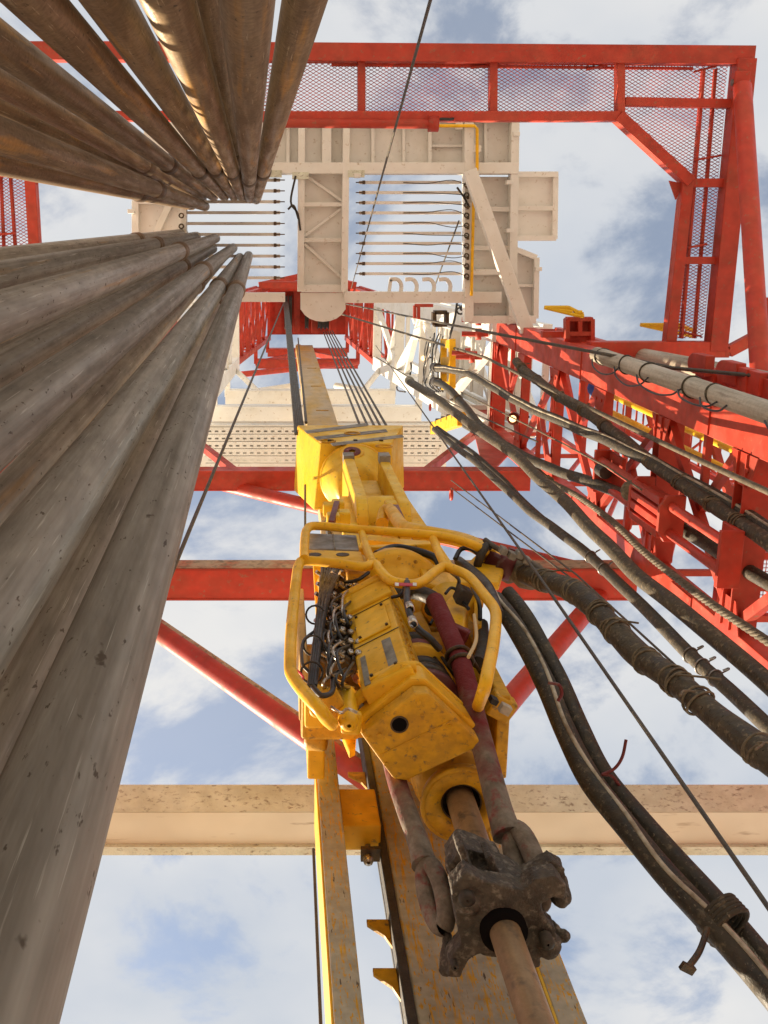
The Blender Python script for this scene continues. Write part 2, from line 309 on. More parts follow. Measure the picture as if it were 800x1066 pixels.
# ------------------------------------------------------------------ mast
YA, YB = 1.37, 3.15
ZI, ZW, ZC = 18.3, 30.0, 38.5               # red/white joint, white/red joint, crown
def lerp(a, b, t): return a + (b - a) * t
def XR(z): return 3.75 if z <= ZI else (lerp(3.75, 2.68, (z - ZI) / (ZW - ZI)) if z <= ZW else lerp(2.68, 2.36, (z - ZW) / (ZC - ZW)))
def XL(z): return -1.85 if z <= ZI else (lerp(-1.85, -1.28, (z - ZI) / (ZW - ZI)) if z <= ZW else lerp(-1.28, -0.45, (z - ZW) / (ZC - ZW)))
def leg(T, side, Zs, m, thick, chA, chB, br, girt, outer=True, dens=1, wide=None, osz=.13):
    X = XR if side > 0 else XL; ux = V((1, 0, 0)); z0, z1 = Zs[0], Zs[-1]; to = side * thick
    pA = lambda z, o=0: W(X(z) + o * to, YA, z); pB = lambda z, o=0: W(X(z) + o * to, YB, z)
    MB().bar(pA(z0), pA(z1), chA[1], chA[0], ux).build('chord', m, T, 0.008)
    MB().bar(pB(z0), pB(z1), chB[1], chB[0], ux).build('chord', m, T, 0.008)
    if outer:
        MB().bar(pA(z0, 1), pA(z1, 1), osz * 1.2, osz, ux).build('outer_chord', m, T, 0.006)
        MB().bar(pB(z0, 1), pB(z1, 1), osz * 1.2, osz, ux).build('outer_chord', m, T, 0.006)
    for i, z in enumerate(Zs):
        a, b = pA(z), pB(z); e = V((0, (chA[1]) / 2, 0)); f = V((0, chB[1] / 2, 0))
        gw = girt * (1.9 if wide and i in wide else 1)
        MB().ibeam(a + e, b - f, gw, gw * 0.8, V((0, 0, 1))).build('girt', m, T)
        if outer:
            for P in (pA, pB): MB().bar(P(z) + V((to, 0, 0)) * 0.1, P(z, 1), osz * .6, osz * .6).build('strut', m, T)
            MB().bar(pA(z, 1), pB(z, 1), osz * .65, osz * .7).build('strut', m, T)
        if i + 1 < len(Zs):
            zn = Zs[i + 1]; zm = (z + zn) / 2
            q = V((-side * 0.02, 0, 0))
            if i % 2 == 0: MB().bar(pA(z) + e + q, pB(zn) - f + q, br, br * 0.8, ux).build('brace', m, T)
            else: MB().bar(pB(z) - f + q, pA(zn) + e + q, br, br * 0.8, ux).build('brace', m, T)
            if dens > 1:
                c = (pA(z) + pB(zn)) / 2 if i % 2 == 0 else (pB(z) + pA(zn)) / 2
                MB().bar(c, (pA(z) if i % 2 else pB(z)) + q * 2, br * 0.8, br * 0.7, ux).build('brace', m, T)
                MB().bar(c, pA(zm) + e if i % 2 else pB(zm) - f, br * 0.7, br * 0.7, ux).build('brace', m, T)
            if outer:
                MB().bar(pB(z, 1), pA(zn, 1), br * 0.8, br * 0.8, ux).build('brace', m, T)
                MB().bar(pA(z, 1), pA(zn, 0) + V((to * .1, 0, 0)), osz * .5, osz * .5).build('brace', m, T)
                MB().bar(pB(z, 0) + V((to * .1, 0, 0)), pB(zn, 1), osz * .5, osz * .5).build('brace', m, T)
T1 = thing('lower_mast', 'red lattice mast of heavy chords and braces, standing behind the hoses', 'mast', V((0.95, 2.2, 0)))
ZL = [-1.55, 0.6, 2.6, 4.5, 6.3, 8.2, 10.1, 12.1, 14.2, 16.2, ZI - 0.1]
leg(T1, 1, ZL, 'red', 0.95, (0.17, 0.40), (0.17, 0.26), 0.088, 0.12, True, 2, (5, 6, 10), .10)
leg(T1, -1, ZL, 'red', 0.95, (0.17, 0.40), (0.17, 0.26), 0.105, 0.14, True, 1)
YF = 3.46
def xbeam(T, z, x0, x1, w, h, yc, m, face=None):
    a, b = W(x0, yc, z + h / 2), W(x1, yc, z + h / 2)
    o = MB().ibeam(a, b, h, w, V((0, 1, 0)), tf=0.02, tw=0.03).build('cross_beam', m, T)
    MB().bar(a + V((0, 0, -h * .46)), b + V((0, 0, -h * .46)), w * .96, 0.012, V((0, 0, 1))).build('bottom_plate', m, T)
    if face: MB().bar(a + V((0, -w / 2 - .004, 0)), b + V((0, -w / 2 - .004, 0)), h * .9, .006, V((0, 1, 0))).build('dusty_edge', face, T)
xbeam(T1, 15.15, -1.85, 3.66, 0.30, 0.32, 3.32, 'red')
xbeam(T1, 10.35, -1.85, 3.66, 0.34, 0.32, 3.36, 'red', 'red_dusty')
for a, b in (((120, 478), (652, 605)), ((60, 583), (428, 842)), ((668, 568), (428, 850))):
    MB().cyl(PY(*a, YF), PY(*b, YF + (0.12 if b[0] < 500 else 0)), 0.095, 20).build('tube_brace', 'red', T1)
# dust lying along the left tube brace
a, b = PY(60, 583, YF), PY(428, 842, YF + .12); dd = (b - a).normalized()
MB().tube([lerp(a, b, i / 30) + V((0.0, -0.045, 0.068)) for i in range(31)], 0.055, 8).build('dusty_edge', 'red_dusty', T1)
MB().prism([PY(488, 424, 3.2), PY(520, 420, 3.2), PY(532, 470, 3.2), PY(515, 488, 3.2), PY(503, 488, 3.2)], V((0, .03, 0))).build('gusset', 'red', T1)
MB().bar(PY(445, 490, 3.25), PY(506, 443, 3.25), 0.12, 0.1).build('brace', 'red', T1)
MB().bar(PY(243, 490, 3.25), PY(205, 460, 3.25), 0.12, 0.1).build('brace', 'red', T1)
for (x, y) in ((448, 424), (470, 515), (655, 545)): MB().ring(PY(x, y, 3.15), V((1, 0, 0)), 0.06, 0.02).build('shackle_eye', 'red', T1)
# pins where the red section meets the white
for (x, y) in ((509, 333), (509, 348), (502, 372), (497, 368)):
    p = PX(x, y, 3.6); MB().cyl(p, p + V((-.45, 0, .1)), 0.045, 12).lathe(p + V((-.12, 0, .03)), V((-1, 0, .2)), [(0, .04), (0, .10), (.1, .10), (.1, .04)], 12).build('mast_pin', 'red', T1)

for i, z in enumerate(ZL[2:]):                             # gusset plates at the nodes of the near leg
    for yy, s in ((YA + .2, 1), (YB - .13, -1)):
        w_ = .26; P = [W(3.655, yy, z - .24), W(3.655, yy + s * w_, z - .13), W(3.655, yy + s * w_, z + .13), W(3.655, yy, z + .24)]
        gp = MB().prism(P, V((.012, 0, 0))).build('gusset', 'red', T1)
        for dz in (-.1, .1): MB().cyl(W(3.64, yy + s * .12, z + dz), W(3.656, yy + s * .12, z + dz), .022, 6).build('bolt', 'red', gp)
for z in (5.3, 9.2, 13.2, 16.9):                             # splice plates on the chords
    for yy, hw in ((YA, .38), (YB, .24)):
        MB().box(W(3.66, yy, z), .02, hw, .5).build('splice_plate', 'red', T1, .004)
T2 = thing('middle_mast', 'cream white mast section above the red lattice, with sheeted sides', 'mast section', W(0.95, 2.2, ZI))
ZM = [ZI + .1, 21.4, 24.0, 26.8, ZW - .1]
for sd in (1, -1): leg(T2, sd, ZM, 'white', 0.85, (0.22, 0.42), (0.22, 0.36), 0.15, 0.22, True, 1, None, .16)
for s, X in ((1, XR), (-1, XL)):                        # side sheets set back so they fall into shade, upper bays left open
    for (za, zb, ya, yb) in ((ZI + .3, 21.2, 1.52, 2.18), (ZI + .3, 21.2, 2.24, 2.96), (21.55, 23.9, 1.52, 2.18), (21.55, 23.9, 2.24, 2.96), (24.15, 25.6, 1.55, 2.1)):
        P = [W(X(za) + s * .66, ya, za), W(X(za) + s * .66, yb, za), W(X(zb) + s * .66, yb, zb), W(X(zb) + s * .66, ya, zb)]
        MB().prism(P, V((s * .02, 0, 0))).build('side_sheet', 'white', T2)
        for t in (.33, .68):
            MB().bar(P[0].lerp(P[3], t) - V((s * .03, 0, 0)), P[1].lerp(P[2], t) - V((s * .03, 0, 0)), .05, .05).build('stiffener', 'white', T2)
    for (za, zb) in ((ZI + .3, 21.2), (21.55, 23.9)):
        MB().prism([W(X(za) + s * .02, YB + .12, za), W(X(za) + s * .8, YB + .12, za), W(X(zb) + s * .8, YB + .12, zb), W(X(zb) + s * .02, YB + .12, zb)], V((0, .02, 0))).build('sun_shade_sheet', 'white', T2)  # added sheet, blocks the sun from the recessed side sheets
    MB().bar(W(X(ZI) + s * .6, 2.21, ZI + .1), W(X(24) + s * .6, 2.21, 24), .10, .10).build('post', 'white', T2)
    for z in (24.3, 26.6): MB().bar(W(X(z) - s * .02, YA, z), W(X(z + 1.6) - s * .02, YB, z + 1.6), .14, .12, V((1, 0, 0))).build('brace', 'white', T2)
for (z, y, w_, h_) in ((24.3, 3.78, .42, .35), (27.4, 3.78, .36, .4)):
    xbeam(T2, z, XL(z) - .05, XR(z) + .05, w_, h_, y, 'white')
    for X in (XL, XR): MB().bar(W(X(z), YB, z + .2), W(X(z), y, z + .2), .14, .2).build('outrigger', 'white', T2)
for a, b, t in ((XL, XR, .42), (XR, XL, .3)):
    MB().cyl(W(a(22.3), 4.2, 22.0), W(lerp(a(24), b(24), .5), 4.2, 24.2), .09, 14).build('tube_brace', 'white', T2)
    MB().cyl(W(a(27.4), 3.75, 27.5), W(lerp(a(29), b(29), t), 3.75, 29.6), .09, 14).build('tube_brace', 'white', T2)
for s, X in ((1, XR), (-1, XL)): MB().bar(W(X(29), 3.2, 29.2), W(X(27) - s * .9, 3.7, 27.4), .12, .12).build('knee_brace', 'white', T2)
# perforated walkway planks under the white section
TWk = thing('plank_walkway', 'cream perforated plank walkway behind the yellow block', 'walkway', W(.95, 3.6, 22.0))
zk = 22.0
for i in range(6):
    y0 = 3.66 + i * .155; z = zk; pm = MB(); x0, x1 = -1.62, 3.40
    n = 34; dx = (x1 - x0) / n
    # plank with a row of slots: two side strips and webs between the slots
    pm.bar(W(x0, y0 + .035, z), W(x1, y0 + .035, z), .07, .012, V((0, 0, 1))).bar(W(x0, y0 + .123, z), W(x1, y0 + .123, z), .036, .012, V((0, 0, 1)))
    for k in range(n): pm.bar(W(x0 + k * dx, y0 + .0875, z), W(x0 + k * dx + dx * .5, y0 + .0875, z), .035, .012, V((0, 0, 1)))
    pm.bar(W(x0, y0 + .004, z + .04), W(x1, y0 + .004, z + .04), .008, .08, V((0, 0, 1)))
    pm.build('plank', 'white', TWk)
for x in (-1.2, .1, 1.9, 3.0): MB().bar(W(x, 3.6, zk + .14), W(x, 4.6, zk + .14), .1, .12).build('joist', 'white', TWk)
MB().box(W(.89, 4.1, zk + .24), 5.1, 1.05, .02).build('deck_sheet', 'white', TWk)
MB().bar(W(-1.7, 3.62, zk + .08), W(3.45, 3.62, zk + .08), .03, .3, V((0, 0, 1))).build('edge_beam', 'white', TWk)
for s in (-1.66, 3.44): MB().bar(W(s, YB, zk + .1), W(s, 4.6, zk + .1), .12, .2).build('outrigger', 'white', TWk)

T3 = thing('crown_section', 'red lattice crown section at the very top of the mast', 'mast crown', W(.95, 2.2, ZW))
ZT = [ZW + .1, 31.2, 32.5, 33.9, 35.3, 36.8, ZC]
for sd in (1, -1): leg(T3, sd, ZT, 'red', 0.45, (0.16, 0.16), (0.16, 0.16), 0.08, 0.10, True, 2, None, .09)
for (z, y, w_, h_) in ((34.6, 3.68, .3, .35), (38.1, 3.65, .28, .5), (37.8, 1.3, .35, .6), (35.6, 1.2, .22, .35)):
    xbeam(T3, z, XL(z), XR(z), w_, h_, y, 'red')
    if y > 3.5:
        for X in (XL, XR): MB().bar(W(X(z), YB, z + .15), W(X(z), y, z + .15), .12, .16).build('outrigger', 'red', T3)
for a, b in ((XL, XR), (XR, XL)):
    MB().bar(W(a(35), 3.68, 34.9), W(lerp(a(38), b(38), .45), 3.68, 38.2), .16, .14).build('brace', 'red', T3)
    MB().bar(W(a(36), 1.2, 36), W(.95, 0.9, 37.6), .2, .16).build('brace', 'red', T3)
MB().cyl(W(XL(31), 3.62, 31.2), W(XR(35), 3.62, 34.6), .09, 12).build('tube_brace', 'red', T3)
for x in (-.1, .55, 1.2, 1.85): MB().bar(W(x, 1.4, 38.2), W(x, 2.95, 38.2), .22, .5, V((0, 0, 1))).build('crown_beam', 'red', T3)
MB().box(W(.95, 2.1, 38.75), 2.9, 1.9, .1).build('crown_deck', 'red', T3)
for x in (.17, .32, .9, 1.35, 1.48, 1.61): MB().lathe(W(x, 2.2, 37.9), V((1, 0, 0)), [(-.06, .2), (-.06, .62), (-.02, .55), (.02, .55), (.06, .62), (.06, .2)], 28).build('sheave', 'dark', T3)
MB().bar(W(.62, 1.1, 36.4), W(.62, 1.1, 41), .1, .1).build('gin_pole', 'red', T3)

# ------------------------------------------------------------------ racking board (white)
TB = thing('racking_board', 'cream white racking board with finger bars and a diving board', 'racking board', PZ(336, 150, ZB))
def zpanel(T, nm, poly, z, th, m, bev=0): return MB().prism([PZ(x, y, z) for x, y in poly], V((0, 0, th))).build(nm, m, T, bev)
_rc = [0]
def zrib(T, nm, a, b, z, wm, hm, m, bev=0):
    _rc[0] += 1; hm = hm + (_rc[0] * 7 % 19) * .0021; z = z - (_rc[0] % 5) * .0013
    return MB().bar(PZ(*a, z) + V((0, 0, -hm / 2)), PZ(*b, z) + V((0, 0, -hm / 2)), wm, hm, V((0, 0, 1))).build(nm, m, T, bev)
R4 = lambda x0, y0, x1, y1: [(x0, y0), (x1, y0), (x1, y1), (x0, y1)]
zpanel(TB, 'deck_plate', R4(150, 124, 537, 182), ZB, .05, 'white')
zpanel(TB, 'deck_plate', R4(486, 184, 531, 334), ZB, .05, 'white')
zpanel(TB, 'deck_plate', R4(140, 207, 194, 250), ZB, .05, 'white')
zpanel(TB, 'side_plate', R4(532, 181, 579, 250), ZB - .05, .05, 'white')
zpanel(TB, 'side_plate', [(529, 257), (557, 268), (556, 330), (529, 338)], ZB, .05, 'white')
zpanel(TB, 'diving_board_plate', R4(314, 176, 360, 303), ZB - .02, .05, 'white')
tip = [(313, 305), (360, 305), (360, 322)] + [(336.5 + 23.5 * math.cos(a), 318 + 17 * math.sin(a)) for a in [math.pi * i / 10 for i in range(1, 10)]] + [(313, 322)]
zpanel(TB, 'diving_board_tip', tip, ZB - .1, .05, 'white')
for (a, b, w_, h_) in [((150, 176), (537, 176), .16, .22), ((275, 124), (537, 124), .12, .2), ((276, 124), (276, 180), .1, .14),
        ((340, 126), (340, 174), .14, .12), ((388, 126), (388, 174), .05, .05), ((447, 152), (484, 152), .04, .05), ((447, 126), (447, 174), .05, .08),
        ((486, 126), (486, 334), .14, .2), ((534, 126), (531, 334), .12, .2), ((488, 218), (530, 218), .07, .1), ((488, 258), (530, 258), .07, .1),
        ((488, 283), (530, 283), .09, .12), ((488, 332), (556, 332), .12, .14), ((505, 126), (505, 174), .04, .06),
        ((314, 135), (313, 303), .10, .2), ((360, 135), (358, 303), .10, .2), ((314, 213), (359, 213), .06, .1), ((314, 250), (359, 250), .06, .1), ((314, 180), (359, 180), .05, .1),
        ((314, 300), (359, 300), .12, .12), ((317, 182), (357, 210), .04, .05), ((357, 216), (317, 246), .04, .05), ((317, 254), (357, 290), .04, .05),
        ((314, 316), (359, 316), .03, .05), ((145, 209), (194, 209), .1, .12), ((142, 209), (142, 249), .1, .12), ((192, 209), (192, 249), .1, .14), ((178, 211), (160, 249), .1, .08),
        ((534, 182), (579, 182), .08, .12), ((577, 182), (576, 249), .08, .12), ((534, 217), (577, 217), .07, .1), ((534, 248), (577, 248), .08, .12), ((535, 182), (534, 249), .08, .12),
        ((529, 257), (557, 268), .08, .12), ((557, 268), (556, 331), .08, .12), ((530, 297), (556, 297), .05, .08),
        ((240, 309), (297, 309), .14, .16), ((358, 309), (520, 309), .17, .2), ((300, 126), (300, 174), .05, .07), ((420, 126), (420, 174), .04, .05)]:
    zrib(TB, 'rib', a, b, ZB - .01, w_, h_, 'white', .004)
MB().bar(PZ(489, 178, ZB - .45), PZ(549, 345, ZB - .75), .20, .16, V((0, 0, 1))).build('diagonal_strut', 'white', TB, .008)
for (x, y) in ((530, 190), (530, 240), (537, 140), (272, 180), (372, 183), (137, 220), (560, 280)):
    MB().box(PZ(x, y, ZB - .2), .1, .06, .16).build('hinge_lug', 'white', TB, .006)
for i in range(10):
    y = 187.5 + i * 11.3
    f = MB(); a, b = PZ(191, y, ZB - .05), PZ(292, y, ZB - .05); f.bar(a, b, .045, .06, V((0, 0, 1))); f.build('finger', 'white', TB)
    f = MB(); f.box(b + V((-.08, 0, -.03)), .042, .055, .05).bar(b + V((-.08, 0, -.035)), b + V((.07, 0, -.02)), .016, .02); f.build('finger_latch', 'joint_dark', TB)
    y = 190 + i * 10.55
    a, b = PZ(374, y, ZB - .05), PZ(480, y, ZB - .05)
    MB().bar(a, b, .045, .06, V((0, 0, 1))).build('finger', 'white', TB)
    MB().box(a + V((.07, 0, -.03)), .042, .055, .05).bar(a + V((-.05, 0, -.02)), a + V((.05, 0, -.04)), .016, .02).build('finger_latch', 'joint_dark', TB)
    e = PZ(486, y + 2.5, ZB - .3); MB().ring(e, V((0, .3, 1)), .034, .012, 10, 6).box(e + V((.02, .035, 0)), .035, .05, .04).build('air_valve', 'grease', TB)
    sg = random.uniform(.04, .16)
    MB().tube(smooth_path([e, PZ(470, y + random.uniform(-4, 6), ZB - .15 - sg), PZ(445, y + random.uniform(-1, 2), ZB - .1), PZ(420, y, ZB - .09)], 5), .006, 6).build('air_line', 'grease', TB)
    if i > 1: MB().ring(PZ(189, y + 1 + i * .6, ZB - .25), V((0, .3, 1)), .034, .012, 10, 6).build('air_valve', 'grease', TB)
for x in (412, 428, 446, 463):                                     # pipe hooks on the lower bar
    P = [PZ(x - 6, 291, ZB - .1), PZ(x + 2, 291, ZB - .1), PZ(x + 6, 297, ZB - .1), PZ(x + 5, 306, ZB - .1)]
    q = MB(); sp = smooth_path(P, 4)
    for u, v in zip(sp[:-1], sp[1:]): q.bar(u, v, .06, .05, V((0, 0, 1)))
    q.build('pipe_hook', 'white', TB)
MB().bar(PZ(405, 306, ZB - .1), PZ(407, 291, ZB - .1), .05, .05).build('pipe_hook', 'white', TB)
for P in ([(308, 183), (303, 210), (310, 222), (313, 240)], [(300, 218), (306, 214), (311, 228)], [(476, 195), (483, 205), (489, 216)]):
    MB().tube(smooth_path([PZ(x, y, ZB - .3) for x, y in P], 5), .016, 6).build('air_line', 'dark', TB)
for x, y in ((285, 181), (371, 181), (313, 183)): MB().box(PZ(x, y, ZB - .22), .25, .1, .1).build('bracket', 'white_dirty', TB)
# yellow service pipe clamped under the board
ty = thing('service_pipe', 'thin yellow service pipe running down under the racking board', 'pipe', PZ(497, 133, ZB - .3))
MB().tube([PZ(457, 131, ZB - .3), PZ(494, 131, ZB - .3), PZ(497, 134, ZB - .3), PZ(497, 176, ZB - .3), PZ(494, 182, ZB - .3), PZ(491, 308, ZB - .3)], .024, 8).build('pipe_run', 'yellow', ty)
for x, y in ((478, 131), (497, 155), (491, 215), (489, 270)): MB().box(PZ(x, y, ZB - .24), .1, .1, .1).build('clamp', 'white', ty)
# red ram lying along the board
tr = thing('hydraulic_ram', 'red hydraulic ram lying along the board under the mesh walkway', 'hydraulic ram', PZ(376, 128, 13.2))
MB().cyl(PZ(296, 128, 13.2), PZ(450, 129, 13.2), .055, 16).build('barrel', 'red', tr)
MB().lathe(PZ(446, 129, 13.2), V((1, 0, 0)), [(0, .05), (0, .09), (.12, .09), (.12, .03)], 16).build('end_cap', 'red', tr)
MB().tube(smooth_path([PZ(452, 128, 13.2), PZ(459, 124, 13.15), PZ(470, 124, 13.2), PZ(476, 121, 13.3)], 5), .016, 6).build('hose', 'rubber_clean', tr)

# ------------------------------------------------------------------ red mesh walkway round the board
ZP = 13.4
TP = thing('mesh_walkway', 'red U-shaped walkway of expanded metal mesh with box rails', 'walkway', PZ(512, 90, ZP))
def rail(a, b, wm, hm, nm='rail', z=ZP, m='red'): return zrib(TP, nm, a, b, z, wm, hm, m, .006)
def mesh_panel(poly, z=ZP + .02, sx=.072, sy=.040, wd=.0034):
    P = [PZ(x, y, z) for x, y in poly]; xs = [p.x for p in P]; ys = [p.y for p in P]; q = MB(); zz = P[0].z
    for sg in (1, -1):
        k = sg * sy / sx; lo = min(p.y - k * p.x for p in P); hi = max(p.y - k * p.x for p in P); c = lo + sy * .5
        while c < hi:
            xsn = []
            for i in range(len(P)):
                a, b = P[i], P[(i + 1) % len(P)]; fa, fb = a.y - k * a.x - c, b.y - k * b.x - c
                if (fa < 0) != (fb < 0): t = fa / (fa - fb); xsn.append(a.lerp(b, t))
            xsn.sort(key=lambda p: p.x)
            for i in range(0, len(xsn) - 1, 2):
                if (xsn[i] - xsn[i + 1]).length > .01: q.bar(xsn[i] + V((0, 0, .004 * sg)), xsn[i + 1] + V((0, 0, .004 * sg)), wd * 2.0, .006, V((0, 0, 1)))
            c += sy
    o = q.build('mesh_panel', 'red', TP); o['kind'] = 'stuff'
rail((215, 56), (779, 60), .20, .2); rail((215, 122.5), (641, 122.5), .11, .16)
for x in (240, 376, 512, 643): rail((x, 64), (x, 122), .09, .12, 'cross_member')
rail((648, 107), (757, 109), .10, .12, 'cross_member'); rail((640, 122), (714, 190), .13, .17, 'corner_rail')
rail((712, 188), (694, 358), .13, .17); rail((770, 64), (741, 364), .22, .22)
rail((714, 191), (757, 191), .10, .12, 'cross_member'); rail((705, 271), (746, 271), .09, .12, 'cross_member')
rail((610, 362), (748, 362), .18, .2, 'cross_member')
for a, b in (((731, 72), (708, 352)), ((744, 72), (722, 352))): rail(a, b, .035, .05, 'bearing_bar', ZP + .06)
rail((345, 68), (720, 72), .03, .04, 'bearing_bar', ZP + .06)
for a, b in (((722, 75), (745, 69)), ((722, 167), (750, 162)), ((715, 258), (735, 254)), ((712, 346), (730, 350)), ((490, 71), (520, 67)), ((610, 73), (632, 68))): rail(a, b, .025, .03, 'clip', ZP - .0)
mesh_panel([(222, 65), (374, 65), (374, 118), (222, 118)]); mesh_panel([(378, 65), (510, 65), (510, 118), (378, 118)])
mesh_panel([(514, 65), (641, 65), (641, 118), (514, 118)]); mesh_panel([(646, 67), (758, 68), (754, 103), (646, 103)])
mesh_panel([(646, 112), (755, 113), (748, 186), (714, 186), (646, 123)]); mesh_panel([(713, 196), (748, 196), (741, 266), (705, 266)])
mesh_panel([(705, 276), (740, 276), (732, 352), (696, 352)])
MB().prism([PZ(697, 188, ZP - .1), PZ(712, 191, ZP - .1), PZ(704, 208, ZP - .1)], V((0, 0, .03))).build('gusset', 'red', TP)
# left arm, seen between the two pipe banks
rail((34, 178), (39, 262), .13, .17); rail((-60, 176), (44, 180), .14, .17, 'cross_member'); rail((-60, 264), (44, 260), .10, .15, 'cross_member')
rail((34, 178), (-60, 100), .13, .17, 'corner_rail'); rail((-60, 56), (215, 56), .20, .2); rail((-60, 122), (215, 122), .11, .16)
rail((39, 262), (50, 370), .13, .17); rail((-45, 60), (-20, 370), .2, .2)
for a, b in (((2, 184), (5, 258)), ((12, 184), (17, 258))): rail(a, b, .035, .05, 'bearing_bar', ZP + .06)
rail((-20, 245), (17, 243), .025, .03, 'clip')
mesh_panel([(-40, 183), (29, 184), (34, 258), (-40, 260)])
MB().prism([PZ(33, 178, ZP - .1), PZ(44, 181, ZP - .1), PZ(36, 199, ZP - .1)], V((0, 0, .03))).build('gusset', 'red', TP)
# outer strut and knee brace
ts = thing('walkway_strut', 'long red tube strut dropping from the walkway corner on the right', 'strut', PZ(772, 84, ZP))
MB().cyl(PZ(773, 90, ZP - .25), PD(792, 390, 11.2), .105, 20).build('tube', 'red', ts)
MB().box(PZ(771, 84, ZP - .2), .18, .2, .12).build('clevis', 'red', ts, .01)
MB().cyl(PZ(762, 86, ZP - .2), PZ(780, 84, ZP - .2), .04, 12).build('pin', 'steel', ts)
MB().box(PD(792, 394, 11.2), .22, .16, .3).build('foot_lug', 'red', ts, .01)
tk = thing('knee_brace', 'red bent knee brace at the foot of the walkway arm', 'brace', PZ(745, 368, ZP - .2))
kp = [PZ(735, 366, ZP - .15), PZ(758, 366, ZP - .15), PZ(792, 348, ZP - .15), PZ(830, 325, ZP - .15)]
q = MB()
for u, v in zip(kp[:-1], kp[1:]): q.bar(u, v, .14, .12, V((0, 0, 1)))
q.build('bar', 'red', tk, .006); MB().bar(PZ(795, 310, ZP), PZ(798, 372, ZP), .09, .1).build('post', 'red', tk, .006)
# red boxes with yellow gates on the mast side
tb = thing('mast_step_box', 'small red step box with yellow gate bars beside the white board', 'platform', PZ(603, 345, 13.6))
for a, b in (((590, 332), (616, 332)), ((590, 332), (590, 352)), ((616, 332), (616, 354)), ((590, 347), (616, 347)), ((603, 332), (603, 347))):
    _rc[0] += 1; MB().bar(PZ(*a, 13.6), PZ(*b, 13.6), .05, .12 + .003 * (_rc[0] % 7), V((0, 0, 1))).build('side_plate', 'red', tb)
MB().prism([PZ(x, y, 13.69) for x, y in R4(588, 331, 618, 356)], V((0, 0, .03))).build('floor_plate', 'red', tb)
MB().bar(PZ(564, 348, 13.7), PZ(592, 348, 13.7), .08, .1).build('support_arm', 'red', tb)
def gate(T, x0, y0, x1, y1, z):
    for a, b in (((x0, y0), (x1 - 8, y0)), ((x0, y0), (x1, y1)), ((x1 - 8, y0), (x1 + 4, y0 + 6)), ((x1 - 2, y0 + 5), (x1 + 6, y0 + 5)), ((x1 + 6, y0 + 5), (x1 + 6, y1 + 3)), ((x1, y1), (x1 + 8, y1 + 1)), ((x0 + 8, y0 + 1.6), (x1 - 4, y0 + 4))):
        MB().cyl(PZ(*a, z), PZ(*b, z), .024, 8).build('gate_bar', 'yellow_bright', T)
gate(tb, 567, 320, 600, 328, 13.4)
tg = thing('swing_gate', 'yellow gate bars showing below the mesh arm on the right', 'gate', PZ(690, 345, 13.9)); gate(tg, 667, 338, 716, 349, 13.95)
# ------------------------------------------------------------------ cream cross beam of the gantry
TX = thing('gantry_beam', 'cream steel gantry beam crossing the whole picture behind the guide rail', 'beam', V((1.2, 4.0, 0)))
xa, xb = -3.4, 5.8
MB().prism([W(xa, 3.865, 6.728), W(xa, 3.735, 6.87), W(xa, 3.75, 6.885), W(xa, 3.88, 6.743)], V((xb - xa, 0, 0))).build('bounce_tilt_plate', 'white_dirty', TX)  # added plate, tilted down so the front catches more ground bounce
MB().bar(W(xa, 3.88, 6.91), W(xb, 3.88, 6.91), .02, .32, V((0, 0, 1))).build('web_face', 'white_dirty', TX)
MB().bar(W(xa, 4.02, 6.735), W(xb, 4.02, 6.735), .30, .016, V((0, 0, 1))).build('bottom_plate', 'cream', TX)
MB().bar(W(xa, 4.15, 6.705), W(xb, 4.15, 6.705), .065, .04, V((0, 0, 1))).build('dirty_lip', 'white_dirty', TX)
MB().bar(W(xa, 4.02, 7.08), W(xb, 4.02, 7.08), .34, .02, V((0, 0, 1))).build('top_plate', 'cream', TX)
MB().bar(W(xa, 4.17, 6.91), W(xb, 4.17, 6.91), .02, .32, V((0, 0, 1))).build('web_face', 'cream', TX)
for x in (xa + .15, xb - .15): MB().bar(V((x, 4.02, 0)), W(x, 4.02, 6.69), .3, .3).build('post', 'cream', TX)

# ------------------------------------------------------------------ guide rail (torque track)
TG = thing('guide_rail', 'tall worn yellow guide rail behind the top drive, dark toothed strip on its edge', 'guide rail', V((.9, 3.4, 0)))
MB().box((V((.89, 3.42, 0)) + W(.89, 3.42, 12.8)) / 2, .58, .24, 12.8 + EYE).build('rail_face', 'yellow_worn', TG, .01)
MB().box((W(.80, 3.42, 12.82) + W(.80, 3.42, 37.4)) / 2, .60, .22, 24.56).build('upper_rail', 'yellow_tan', TG, .01)
MB().box((V((1.262, 3.38, 0)) + W(1.262, 3.38, 12.8)) / 2, .125, .26, 12.8 + EYE).build('side_flange', 'yellow_worn', TG, .006)
MB().box((V((1.193, 3.31, 0)) + W(1.193, 3.31, 12.8)) / 2, .012, .12, 12.8 + EYE).build('flange_lip', 'yellow_bright', TG)  # sunlit edge of the gap, put in as a brighter yellow strip
MB().box((V((.575, 3.36, 0)) + W(.575, 3.36, 12.8)) / 2, .046, .16, 12.8 + EYE).build('rack_strip', 'dark', TG, .006)
for z in (4.72, 4.34, 3.0, 2.6, 5.9, 6.3):
    P = [W(.552, 3.36, z + .06), W(.44, 3.36, z + .06), W(.44, 3.36, z + .02), W(.52, 3.36, z - .07), W(.552, 3.36, z - .16)]
    MB().prism(P, V((0, .02, 0))).build('lug', 'yellow_grimy', TG, .003)
for z in (15.5, 18.5, 22, 26, 30): MB().box(W(.86, 3.302, z), .26, .012, .05).build('weld_strap', 'yellow_grimy', TG)
MB().bar(W(.72, 3.4, 37.4), W(.6, 3.4, 38.3), .1, .1).build('hanger', 'yellow', TG)
